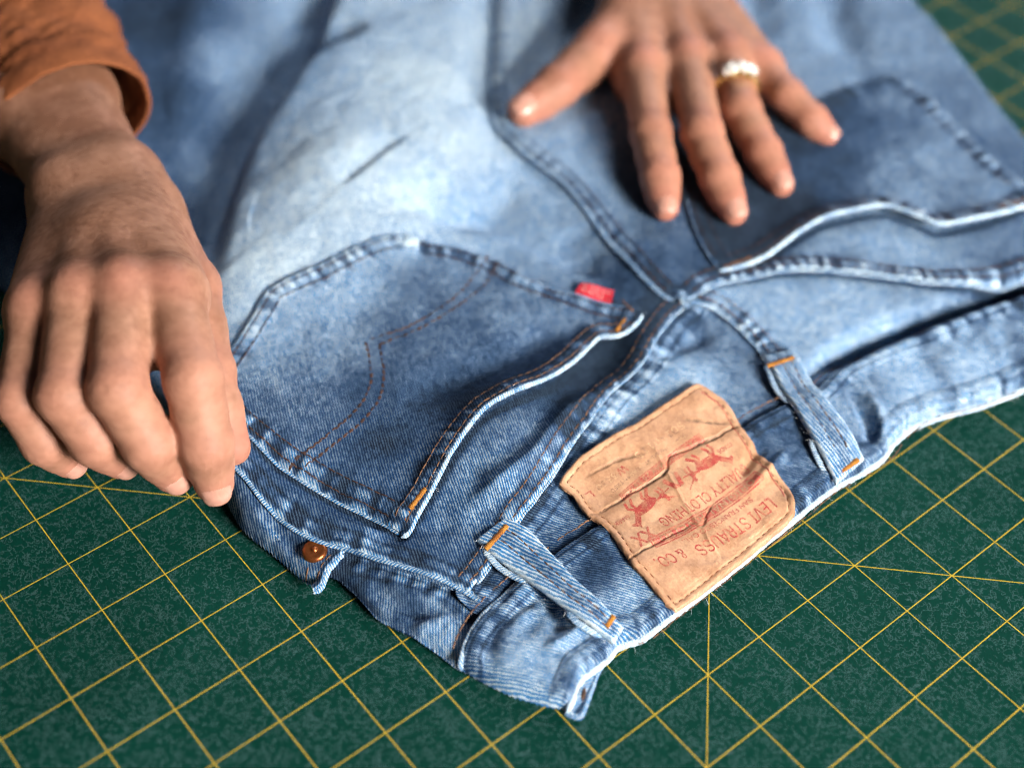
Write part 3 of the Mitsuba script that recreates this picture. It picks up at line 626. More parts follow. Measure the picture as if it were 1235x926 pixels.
cord(J + 'waistband__hem', K['waist_in'].p, lambda q: hem_z(q) - 1.6, .7, .7, n=8, step=.35, noise=.25, seed=16, wn=.2)
cord(J + 'waistband__seam_edge', cut('waist_top', xy('waist_top', 16), None), lambda q: H(q) + 1.6, 1.0, .72, seed=17)
stitches(J + 'waistband__stitching', K['waist_low'].off(4.0, 2, 30), WB.top, seed=30, length=2.6, gap=.8, miss=.12)
stitches(J + 'waistband__stitching', K['waist_top'].off(-3.2, 2, 3), WB.top, seed=31, length=2.6, gap=.7, miss=.1)
# buttonhole in the folded end
bh = K['waist_low'].p[K['waist_low'].tree.query(xy('waist_low', -3))[1]]
bq = np.linspace(-1, 1, 9)[:, None] * np.array([[1.6, -1.9]]) + bh + np.array([3.0, .6])
add(J + 'waistband__buttonhole', (lambda m: (m.vertices, m.faces))(tube(np.c_[bq, np.full(9, 4.6)], .8, 8)), 'thread_brown')

# back pockets
g = poly('pocket_chev', 'pocket_side_low', 'pocket_open', 'pocket_side_up')
PL = Panel(g, 3.6, lap=['pocket_chev', 'pocket_side_low', 'pocket_side_up'], lift=lift_open('pocket_open', 6.5, 10), wear_shade='pocket', mottle=.17, angle=-24,
           seams=[('pocket_chev', 5.5, 0.52, 0.8, 3.4), ('pocket_side_low', 5.5, 0.5, 0.8, 4.2), ('pocket_side_up', 5.5, 0.46, 0.8, 4.0), ('pocket_open', 6, 0.5, 0.6, 3.6)])
PL.build(J + 'back_pocket', .55, 9)
edge_z = lambda P, dz: (lambda q: P.top(q, False) + dz)
cord(J + 'back_pocket__hem', K['pocket_open'].p, edge_z(PL, -.5), .95, .80, rz=1.2, seed=40, wn=.24)
cord(J + 'back_pocket__piping', K['pocket_chev'].p, lambda q: H(q) + 3.0, .7, .50, seed=41)
cord(J + 'back_pocket__piping', K['pocket_side_low'].p, lambda q: H(q) + 3.0, .8, .58, seed=42)
cord(J + 'back_pocket__piping', K['pocket_side_up'].p, lambda q: H(q) + 3.0, .75, .48, seed=43)
for j, o in enumerate((2.3, 7.2)):
    for k_, nm in enumerate(('pocket_chev', 'pocket_side_low', 'pocket_side_up')):
        stitches(J + 'back_pocket__stitching', K[nm].off(o, 3 + o * .6, 3 + o * .6), PL.top, 'thread_dark', seed=50 + 3 * j + k_, length=2.8, gap=.4)
for j, o in enumerate((2.2, 7.0)):
    stitches(J + 'back_pocket__stitching', K['pocket_open'].off(o, 4, 6), PL.top, seed=60 + j, length=2.9, gap=.4)
for j, nm in enumerate(('arc1', 'arc2', 'arc3', 'arc4')):
    stitches(J + 'back_pocket__stitching', K[nm].p, PL.top, 'thread_dark', seed=64 + j, length=2.4, gap=.8, r=.33, up=.03)
    stitches(J + 'back_pocket__stitching', K[nm].off(.5), PL.top, 'thread_dark', seed=68 + j, length=2.4, gap=.9, r=.30, up=.0, miss=.35)
bartack(J + 'back_pocket__bartack', *D['bt_p1'], edge_z(PL, .1), 2.0, 'thread_orange', 1)
bartack(J + 'back_pocket__bartack', *D['bt_p2'], edge_z(PL, .2), 1.9, 'thread_orange', 2)
g = poly('rp_open', 'rp_right', 'rp_chev', 'rp_left')
PR = Panel(g, 4.6, lap=['rp_right', 'rp_chev', 'rp_left'], lift=lift_open('rp_open', 5.5, 10), wear_shade='rpocket', mottle=.2, angle=-20,
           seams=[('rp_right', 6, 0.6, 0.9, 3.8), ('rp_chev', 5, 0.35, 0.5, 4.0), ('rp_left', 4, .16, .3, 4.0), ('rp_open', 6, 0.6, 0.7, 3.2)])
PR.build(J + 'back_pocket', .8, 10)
cord(J + 'back_pocket_001__hem', K['rp_open'].p, edge_z(PR, -.5), 1.05, .82, rz=1.3, seed=45, wn=.2)
cord(J + 'back_pocket_001__piping', K['rp_right'].p, lambda q: H(q) + 4.0, .8, .5, seed=46)
cord(J + 'back_pocket_001__piping', K['rp_left'].p, lambda q: H(q) + 4.0, .8, .36, seed=47)
for j, o in enumerate((2.4, 7.4)):
    stitches(J + 'back_pocket_001__stitching', K['rp_open'].off(o, 6, 6), PR.top, 'thread_dark', seed=70 + j, length=3.0)
    stitches(J + 'back_pocket_001__stitching', K['rp_right'].off(o, 6, 6), PR.top, 'thread_dark', seed=73 + j, length=3.0)
    stitches(J + 'back_pocket_001__stitching', K['rp_left'].off(o, 6, 6), PR.top, 'thread_dark', seed=76 + j, length=3.0)
bartack(J + 'back_pocket_001__bartack', *D['bt_rp'], edge_z(PR, .1), 2.4, 'thread_brown', 3)
bartack(J + 'back_pocket_001__bartack', *D['bt_rp2'], edge_z(PR, .1), 2.0, 'thread_brown', 4)

# loose thread end at the pocket corner
c0_ = np.array(D['bt_p1'][0]); tq = np.linspace(0, 1, 14)[:, None]
q_ = c0_ + tq * np.array([-5.5, -1.5]) + np.sin(tq * 3) * np.array([.6, -1.4])
tt = tube(np.c_[q_, PL.top(c0_[None])[0] + 3.2 * np.sin(tq[:, 0] * 2.0) + .3], .26, 6)
add(J + 'back_pocket__thread_end', (tt.vertices, tt.faces), 'thread_brown')

# red tab sewn into the pocket's side
ta = np.array(D['tab']); c0, c1, c2, c3 = ta
U, V = np.meshgrid(np.linspace(0, 1, 16), np.linspace(0, 1, 10)); U, V = U.ravel(), V.ravel()
q = (1 - U)[:, None] * ((1 - V)[:, None] * c0 + V[:, None] * c1) + U[:, None] * ((1 - V)[:, None] * c3 + V[:, None] * c2)
z = H(q) + 2.8 + 1.8 * np.sin(V * 2.2) + .35 * np.sin(U * 5)
i = (np.arange(9)[:, None] * 16 + np.arange(15)[None]).ravel()
f = np.vstack([np.stack([i, i + 16, i + 17], 1), np.stack([i, i + 17, i + 1], 1)])
m = trimesh.Trimesh(np.c_[q, z], f, process=False)
lo = m.copy(); lo.vertices[:, 2] -= .5; lo.invert()
k = add(J + 'red_tab', trimesh.util.concatenate([m, lo]), 'red_ribbon'); labels[k] = {'label': 'small red fabric tab sewn into the pocket edge'}
tm = meshkit.text_mesh("LEVI'S", 3.0, .1, bold=True)
tb = tm.bounds; tv = tm.vertices.copy(); tu = (tv[:, 0] - tb[0, 0]) / (tb[1, 0] - tb[0, 0]); tw = (tv[:, 1] - tb[0, 1]) / (tb[1, 1] - tb[0, 1])
u_, v_ = .9 - .8 * tu, .75 - .5 * tw
q = (1 - u_)[:, None] * ((1 - v_)[:, None] * c0 + v_[:, None] * c1) + u_[:, None] * ((1 - v_)[:, None] * c3 + v_[:, None] * c2)
zt = H(q) + 2.8 + 1.8 * np.sin(v_ * 2.2) + .35 * np.sin(u_ * 5) + .12
add(J + 'red_tab__lettering', (np.c_[q, zt], tm.faces), 'white_thread', smooth=False)

# belt loops
def belt_loop(a, b, ends, key, seed, arch=2.2, wear_shade='waist'):
    A, B = K[a], K[b]
    n, mcols = 150, 26
    t = np.linspace(0, 1, n)
    pa = np.stack([np.interp(t * A.s[-1], A.s, A.p[:, k]) for k in (0, 1)], 1)
    pb = np.stack([np.interp(t * B.s[-1], B.s, B.p[:, k]) for k in (0, 1)], 1)
    u = np.linspace(0, 1, mcols)
    q = pa[:, None] * (1 - u)[None, :, None] + pb[:, None] * u[None, :, None]
    mid = (pa + pb) / 2
    zb = np.maximum(H(mid) + 3.6, 5.0)
    ramp = np.clip(np.sin(np.pi * np.clip(t, .0, 1)) * 2.2, 0, 1)
    zb = np.convolve(np.pad(zb, 12, 'edge'), np.ones(25) / 25, 'valid') + arch * ramp
    side = rise(np.minimum(u, 1 - u) * 12.0, 1.3)
    prof = 1.1 * side - .35 * np.exp(-((u - .36) / .05) ** 2) - .35 * np.exp(-((u - .66) / .05) ** 2) + .25 * np.sin(np.pi * u)
    endr = rise(np.minimum(t, 1 - t) * A.s[-1], 1.2)
    z = zb[:, None] + prof[None] * endr[:, None] + .12 * N2(q.reshape(-1, 2), 2.0, seed, 2).reshape(n, mcols)
    top = np.dstack([q, z]).reshape(-1, 3)
    bot = np.dstack([q, np.repeat(zb[:, None] - 1.0, mcols, 1)]).reshape(-1, 3)
    i = (np.arange(n - 1)[:, None] * mcols + np.arange(mcols - 1)[None]).ravel()
    f = np.vstack([np.stack([i, i + mcols, i + mcols + 1], 1), np.stack([i, i + mcols + 1, i + 1], 1)])
    o = n * mcols
    ring = np.r_[np.arange(mcols), np.arange(2 * mcols - 1, n * mcols, mcols), np.arange(n * mcols - 2, (n - 1) * mcols - 1, -1), np.arange((n - 2) * mcols, 0, -mcols)]
    r2 = np.roll(ring, -1)
    sk = np.vstack([np.stack([ring, r2, r2 + o], 1), np.stack([ring, r2 + o, ring + o], 1)])
    v = np.vstack([top, bot]); fa = np.vstack([f, f[:, ::-1] + o, sk])
    uu = np.tile(u, n); tt = np.repeat(t, mcols)
    e = np.minimum(uu, 1 - uu) * 12
    w = .56 + .36 * np.exp(-(e / 1.0) ** 2) + .30 * np.exp(-(np.minimum(tt, 1 - tt) * A.s[-1] / 1.2) ** 2) + .30 * N2(top[:, :2], 5, seed, 3) - .15 * np.exp(-((uu - .5) / .12) ** 2)
    ang = math.degrees(math.atan2(*(mid[-1] - mid[0])[::-1]))
    ang = (ang + 14 + 90) % 180 - 90
    k = add(key, (v, fa), 'denim', uv=np.c_[np.clip(np.r_[w, w], .05, .98), np.full(2 * o, 2 + (ang + 90) / 180)])
    def zf(qq):
        d, ii = cKDTree(mid).query(qq)
        return zb[ii] + 1.05
    for j, uo in enumerate((.36, .66)):
        stitches(k + '__stitching', (pa * (1 - uo) + pb * uo)[8:-10], zf, seed=seed + j, length=2.5, gap=.5, up=.02)
    ld = (mid[-1] - mid[0]) / np.linalg.norm(mid[-1] - mid[0])
    bartack(k + '__bartack', *(np.array(D[ends[0]]) + ld * 1.9), lambda c: zf(c) + .1, 1.9, 'thread_orange', seed + 5)
    bartack(k + '__bartack', *(np.array(D[ends[1]]) - ld * 1.2), lambda c: zf(c) + .1, 1.9, 'thread_orange', seed + 6)
    # folded-under selvedge peeping out beside the loop
    for t0, t1 in ((.06, .40), (.68, .93)):
        s = (t > t0) & (t < t1)
        p_ = pa[s] + (pa[s] - pb[s]) / np.linalg.norm(pa[s] - pb[s], axis=1, keepdims=True) * 1.6 * np.sin(np.linspace(0, np.pi, s.sum()))[:, None]
        cord(k + '__selvedge', p_, lambda qq: np.interp(cKDTree(mid).query(qq)[1], np.arange(n), zb) - 1.4, 1.3, .78, rz=.8, seed=seed + 9)
    return k
k = belt_loop('loop2_l', 'loop2_r', ('bt_loop2a', 'bt_loop2b'), J + 'belt_loop', 80)
k = belt_loop('loop1_l', 'loop1_r', ('bt_loop1a', 'bt_loop1b'), J + 'belt_loop', 90)

# rivet
rv = np.array(D['rivet'][0])
prof = np.array([[0, 1.9], [.5, 1.85], [.95, 1.55], [1.25, 1.1], [1.7, 1.0], [2.5, 1.15], [3.5, 1.2], [4.2, .85], [4.6, .25], [4.65, -.6]])
m = trimesh.creation.revolve(prof[::-1], sections=40)
if m.volume < 0: m.invert()
q = np.array([rv, rv + [1, 0], rv + [0, 1]]); zz = FP.top(q, False)
nn = np.array([-(zz[1] - zz[0]), -(zz[2] - zz[0]), 1.0]); nn = nn / np.linalg.norm(nn)
m.apply_transform(trimesh.geometry.align_vectors([0, 0, 1], nn)); m.apply_translation([*rv, zz[0] + .2])
k = add(J + 'rivet', m, 'copper', smooth=35); labels[k] = {'label': 'round copper rivet on the front pocket corner'}

# leather patch
CR = [('pc1', .45, .0, .8), ('pc2', -.9, .06, .6), ('pc3', -.65, .05, .5), ('pc4', -.6, .0, .5), ('pc5', -.5, .0, .5), ('pc6', -.45, .0, .6)]
pg = poly(np.array(D['patch'])).buffer(1.0).buffer(-1.0)
PE = Curve(np.vstack([D['patch'], D['patch'][:1]]))
pc = np.array(D['patch']).mean(0)
def jag(q):
    return q + np.c_[1.9 * N2(q, 5, 71, 3), 1.9 * N2(q, 5, 72, 3)]


def patch_extra(q):
    o = 0
    qj = jag(q)
    for nm, a, up, w in CR:
        d, s, i = K[nm].near(qj, 12)
        sd = K[nm].side(qj, i)
        fade = np.clip(np.sin(np.pi * np.clip(s / K[nm].s[-1], .04, .96)) * 2, 0, 1)
        o = o + fade * (a * np.exp(-(d / w) ** 2) + up * np.exp(-((sd - 1.6 * w) / (1.5 * w)) ** 2) * (d < 12))
    d = PE.near(q, 40)[0]
    o = o + .6 * N2(q, 9, 51, 3) + .55 * N2(q, 3.0, 52, 3)
    o = o + .7 * np.exp(-(d / 2.2) ** 2) * (N1(PE.near(q, 40)[1] / 6.0, 5) + .3) - .30 * np.exp(-((d - 2.7) / .5) ** 2)
    cl = np.array(D['patch'][20]); o = o + 2.0 * np.exp(-(np.linalg.norm(q - cl, axis=1) / 5) ** 2)
    return o
class Patch(Panel):
    def top(self, q, puckers=True):
        q = np.asarray(q, float)
        d = PE.near(q, 8)[0]
        base = H(q) + 4.4 + patch_extra(q)
        low = K['waist_low'].near(q, 20)[0]
        base = np.where(low < 16, np.maximum(base, WB.top(q, False) + 1.5), base)
        return base - 1.3 * (1 - rise(d, 1.2))
PA = Patch(pg, 4.4)
p, f = grid_mesh(pg, .38, 12)
z = PA.top(p)
d = PE.near(p, 40)[0]
darken = np.zeros(len(p))  # darker brown along creases, rim and curled corner
for nm, a, up, w in CR:
    dc, s, i = K[nm].near(jag(p), 12)
    fade = np.clip(np.sin(np.pi * np.clip(s / K[nm].s[-1], .04, .96)) * 2, 0, 1)
    darken += fade * (.55 * np.exp(-(dc / .7) ** 2) * (.4 + 1.6 * meshkit.noise(np.c_[p / 1.6, p[:, 0] * 0], 3)) * (nm != 'pc1'))
    darken += (nm == 'pc2') * .5 * fade * np.exp(-((K[nm].side(p, i) + 2) / 2.4) ** 2) * (dc < 12) * meshkit.fbm(np.c_[p / 2.0, p[:, 0] * 0], 3, 4)
darken += .35 * np.exp(-(d / .5) ** 2) + .5 * np.exp(-(np.linalg.norm(p - np.array(D['patch'][20]) - [-1.5, -1.0], axis=1) / 2.4) ** 2)
fine = np.abs(N2(p, 2.4, 61, 2)); darken += .22 * np.exp(-(fine / .012) ** 2) * (N2(p, 12, 62, 2) > -.02)
n0 = len(p)
v = np.vstack([np.c_[p, z], np.c_[p, z - 1.0]])
k = add(J + 'leather_patch', (v, np.vstack([f, f[:, ::-1] + n0])), 'leather', uv=np.c_[np.r_[darken, darken], np.zeros(2 * n0)])
labels[k] = {'label': 'creased tan leather patch with faded red print on the waistband'}
LP = k
sh = PE.p.copy()
inn = shapely.Polygon(sh).buffer(-2.7).exterior
ic = ren(np.array(inn.coords), .3, smooth=False)
stitches(LP + '__stitching', ic, PA.top, 'thread_patch', seed=95, length=2.2, gap=1.0, r=.22, up=.1, miss=.06)

# print on the patch: text runs along -y, up is +x
def ink(me, key, at, size=None, arc=0.0, bsdf='red_ink', dz=.09, sub=.8):
    """me: flat mesh (mm) in text coordinates centred on the origin; at: (x, y) text coordinates on the patch, arc: sag in mm at 30 mm from the middle"""
    me = me.copy(); me.merge_vertices()
    v, f = trimesh.remesh.subdivide_to_size(me.vertices, me.faces, sub, max_iter=8)
    X, Y = v[:, 0] + at[0], v[:, 1] + at[1]
    Y = Y - arc * (X / 30.0) ** 2 + arc * (at[0] / 30.0) ** 2 * 0
    q = np.c_[Y, -X]
    return add(LP + '__' + key, (np.c_[q, PA.top(q) + dz + .04 * (v[:, 2] > .01)], f), bsdf, smooth=False)
def word(s, h, at, key='lettering', width=None, arc=0, bsdf='red_ink', bold=False, dz=.09):
    m = meshkit.text_mesh(s, h, .05, bold=bold)
    m.vertices -= np.r_[(m.bounds[0, :2] + m.bounds[1, :2]) / 2, 0]
    if width: m.vertices[:, 0] *= width / (m.bounds[1, 0] - m.bounds[0, 0])
    return ink(m, key, at, arc=arc, bsdf=bsdf, dz=dz)
def flat(g):
    g = [x for x in getattr(g, 'geoms', [g]) if x.area > .01]
    return trimesh.util.concatenate([trimesh.creation.extrude_polygon(x, .05) for x in g])
CX = 9.0
word('LEVI STRAUSS', 5.2, (CX - 4.5, -8.5), width=38, arc=2.2)
word('& CO.', 4.6, (CX + 25, -10.5), width=12, arc=2.2)
word('SAN FRANCISCO CAL.', 2.0, (CX - 1, -14.6), width=34, arc=2.2)
band = shapely.box(-27, -2.6, 27, 2.6)
fr = band.difference(shapely.box(-26.5, -2.1, 26.5, 2.1))
ink(flat(fr.union(shapely.box(-25.9, -1.65, 25.9, 1.65))), 'banner', (CX - 1, -19.6), arc=2.2)
word('ORIGINAL RIVETED', 2.6, (CX - 1, -19.6), width=46, arc=2.2, bsdf='leather', bold=True, dz=.20)
word('QUALITY CLOTHING', 4.4, (CX - 5.5, -26.0), width=44, arc=2.2)
word('XX', 5.4, (CX + 26, -26.5), width=9, arc=0, bold=True)
word('TRADE', 1.9, (CX - 26, -37.5), width=7.5)
word('MARK', 1.9, (CX + 27, -37.5), width=7)
LS = shapely.LineString
def blob(pts, w): return LS(pts).buffer(w, quad_segs=5)
def ell(x, y, a, b, r=0): return shapely.affinity.translate(shapely.affinity.rotate(shapely.affinity.scale(shapely.Point(0, 0).buffer(1, quad_segs=10), a, b), r), x, y)
horse = shapely.union_all([ell(0, 0, 5.2, 2.1, 6), blob([(4.2, .8), (6.6, 3.6)], 1.05), ell(7.8, 3.9, 1.7, .7, -35), blob([(6.7, 4.6), (6.9, 5.6)], .25),
    blob([(3.6, -1), (5.4, -3.2), (4.9, -5.4)], .5), blob([(3.0, -1.2), (3.3, -3.6), (2.2, -5.6)], .5), blob([(-3.8, -.8), (-3.2, -3.2), (-5.2, -5.6)], .6), blob([(-3.2, -1.2), (-1.4, -3.4), (-2.6, -5.6)], .5),
    blob([(-5, .8), (-7.2, .2), (-7.6, -1.8)], .35), blob([(-4.6, .4), (-11.5, -.6)], .18)])
man = shapely.union_all([shapely.Point(0, 3.4).buffer(.75), blob([(0, 2.6), (-.3, 0)], .85), blob([(-.3, 0), (.8, -2.2), (.3, -4.6)], .5), blob([(-.3, 0), (-1.3, -2.2), (-1.8, -4.6)], .5), blob([(0, 2), (2.6, 3.6)], .35), blob([(0, 1.8), (-2, .6)], .35), blob([(2.6, 3.6), (6, 5.6)], .12)])
pants = shapely.union_all([blob([(-2.2, 2.2), (2.2, 2.2)], .7), blob([(-1.6, 2), (-3.4, -3.4)], 1.0), blob([(1.6, 2), (3.4, -3.4)], 1.0)])
sc_ = lambda g_, s_: shapely.affinity.scale(g_, abs(s_), abs(s_), origin=(0, 0)) if s_ > 0 else shapely.affinity.scale(g_, -abs(s_), abs(s_), origin=(0, 0))
ink(flat(sc_(horse, -1.06)), 'emblem', (CX - 16.0, -36.6), sub=1.0)
ink(flat(sc_(horse, 1.06)), 'emblem', (CX + 16.0, -36.6), sub=1.0)
ink(flat(sc_(man, .8)), 'emblem', (CX - 7.0, -36.2), sub=1.0)
ink(flat(sc_(man, -.8)), 'emblem', (CX + 7.0, -36.2), sub=1.0)
ink(flat(sc_(pants, .85)), 'emblem', (CX, -37.5), sub=1.0)
oval = ell(0, 0, 25, 10.5).difference(ell(0, 0, 24.7, 10.2)).intersection(shapely.box(-30, 2.5, 30, 12))
band = shapely.box(-21, -1.8, 21, 1.8); fr = band.difference(shapely.box(-20.6, -1.4, 20.6, 1.4))
ink(flat(fr.union(shapely.box(-20.2, -1.1, 20.2, 1.1))), 'banner', (CX - 1, -46.5), arc=-1.2)
word('PATENTED MAY 20 1873', 1.7, (CX - 1, -46.5), width=36, arc=-1.2, bsdf='leather', bold=True, dz=.20)
word('EVERY GARMENT GUARANTEED', 1.5, (CX + 2, -51.0), width=38, arc=-1, bsdf='worn_ink')
word('501-0115', 3.2, (CX - 8, -55.0), width=24, bsdf='worn_ink')
word('W', 3.4, (CX + 12, -54.2), width=4.2)
word('L', 3.4, (CX + 28, -54.0), width=2.6)
word('33', 2.6, (CX + 17, -54.4), width=4.2, bsdf='worn_ink')
word('30', 2.6, (CX + 22, -54.4), width=4.2, bsdf='worn_ink')
# red border lines printed at the patch's right edge
rl = shapely.Polygon(PE.p).buffer(-3.6).exterior.intersection(shapely.Polygon([(-62, 12), (-8, 8), (-8, 40), (-62, 40)]).buffer(0))
m = flat(rl.buffer(.28)); v, f = trimesh.remesh.subdivide_to_size(m.vertices, m.faces, 1.0, max_iter=9)
add(LP + '__border', (np.c_[v[:, :2], PA.top(v[:, :2]) + .08 + .04 * (v[:, 2] > .01)], f), 'red_ink', smooth=False)

# frayed fibres along the worn edges
rng = np.random.default_rng(5)
fib = []
for nm, zf, cnt, L in (('waist_low', hem_z, 420, 1.3), ('pocket_open', edge_z(PL, .2), 90, .8), ('yoke_left', lambda q: H(q) + 2.0, 70, .7), ('loop2_l', lambda q: H(q) + 5.5, 60, .9), ('loop1_l', lambda q: H(q) + 5.5, 60, .9)):
    c = K[nm]
    for i in rng.integers(0, len(c.p), cnt):
        o = np.r_[c.p[i], zf(c.p[i][None])[0] + rng.normal(0, .8)]
        dirv = np.r_[c.n[i] * rng.choice([-1, -1, 1]), rng.uniform(-.3, .8)] + rng.normal(0, .6, 3)
        dirv /= np.linalg.norm(dirv)
        o = o + dirv * 1.2
        cu = rng.normal(0, .5, 3)
        t = np.linspace(0, 1, 5)[:, None] * L * rng.uniform(.5, 1.5)
        fib.append(tube(o + t * dirv + t ** 2 * cu * .4, .055, 4, caps=False))
m = trimesh.util.concatenate(fib)
k = add(J + 'frayed_fibres', (m.vertices, m.faces), 'fluff'); stuff(k)

# ------------------------------------------------------------------ the person: two hands, nails, sleeve
def sdf_mesh(fn, lo, hi, h):
    """surface nets: mesh of fn < 0 on a grid of spacing h"""
    ax = [np.arange(lo[k], hi[k] + h, h) for k in range(3)]
    X, Y, Z = np.meshgrid(*ax, indexing='ij')
    shp = X.shape
    P3 = np.stack([X, Y, Z], -1).reshape(-1, 3)
    st = 5                                                        # coarse pass first, then only the cells near the surface
    cs = fn(np.stack([X[::st, ::st, ::st], Y[::st, ::st, ::st], Z[::st, ::st, ::st]], -1).reshape(-1, 3)).reshape(X[::st, ::st, ::st].shape)
    big = cs
    for k in range(3):
        big = np.repeat(big, st, axis=k)
    big = big[:shp[0], :shp[1], :shp[2]]
    S = big.ravel().copy()
    nearm = np.abs(S) < st * h * 2.2
    S[nearm] = fn(P3[nearm])
    S = S.reshape(shp)
    n = np.array(S.shape)
    ins = S < 0
    acc = np.zeros((*(n - 1), 3)); cnt = np.zeros(n - 1)
    corner = [(i, j, k) for i in (0, 1) for j in (0, 1) for k in (0, 1)]
    sl = lambda c: tuple(slice(c[k], n[k] - 1 + c[k]) for k in range(3))
    for a in corner:
        for k in range(3):
            if a[k] == 0:
                b = tuple(a[m] + (m == k) for m in range(3))
                sa, sb = S[sl(a)], S[sl(b)]
                cr = (sa < 0) != (sb < 0)
                t = np.where(cr, sa / np.where(cr, sa - sb, 1), 0)
                for m in range(3):
                    acc[..., m] += np.where(cr, a[m] + (t if m == k else 0), 0)
                cnt += cr
    on = cnt > 0
    idx = -np.ones(n - 1, int); idx[on] = np.arange(on.sum())
    cell = np.argwhere(on)
    v = (cell + acc[on] / cnt[on][:, None]) * h + np.asarray(lo)
    F = []
    for k in range(3):
        u, w = (k + 1) % 3, (k + 2) % 3
        e0 = [slice(None)] * 3; e1 = [slice(None)] * 3
        e0[k] = slice(0, n[k] - 1); e1[k] = slice(1, n[k])
        for m in (u, w):
            e0[m] = slice(1, n[m] - 1); e1[m] = slice(1, n[m] - 1)
        A, B = ins[tuple(e0)], ins[tuple(e1)]
        P = np.argwhere(A != B)
        flip = A[tuple(P.T)]
        base = P.copy(); base[:, u] += 1; base[:, w] += 1
        def at(du, dw):
            q = base.copy(); q[:, u] -= du; q[:, w] -= dw
            return idx[tuple(q.T)]
        a, b, c, d = at(1, 1), at(0, 1), at(0, 0), at(1, 0)
        q = np.where(flip[:, None], np.stack([a, b, c, d], 1), np.stack([d, c, b, a], 1))
        q = q[(q >= 0).all(1)]
        F += [q[:, [0, 1, 2]], q[:, [0, 2, 3]]]
    m = trimesh.Trimesh(v, np.vstack(F), process=False)
    if m.volume < 0: m.invert()
    return m


def relax(m, n):
    """Taubin smoothing over the mesh edges"""
    e = m.edges_unique
    v = np.array(m.vertices)
    deg = np.bincount(e.ravel(), minlength=len(v)).clip(1)[:, None]
    for k in range(2 * n):
        s = np.zeros_like(v)
        for c in range(3):
            s[:, c] = np.bincount(e[:, 0], v[e[:, 1], c], len(v)) + np.bincount(e[:, 1], v[e[:, 0], c], len(v))
        d = s / deg - v
        v = v + (.5 if k % 2 == 0 else -.53) * d
    m.vertices = v


def bone(p, a, b, ra, rb):
    a, b = np.asarray(a, float), np.asarray(b, float)
    ab = b - a
    t = np.clip(((p - a) @ ab) / (ab @ ab), 0, 1)
    return np.linalg.norm(p - a - t[:, None] * ab, axis=1) - (ra + (rb - ra) * t)


def smin(a, b, k):
    h = np.clip(.5 + .5 * (b - a) / k, 0, 1)
    return b + (a - b) * h - k * h * (1 - h)


FING = ('index', 'middle', 'ring', 'pinky', 'thumb')


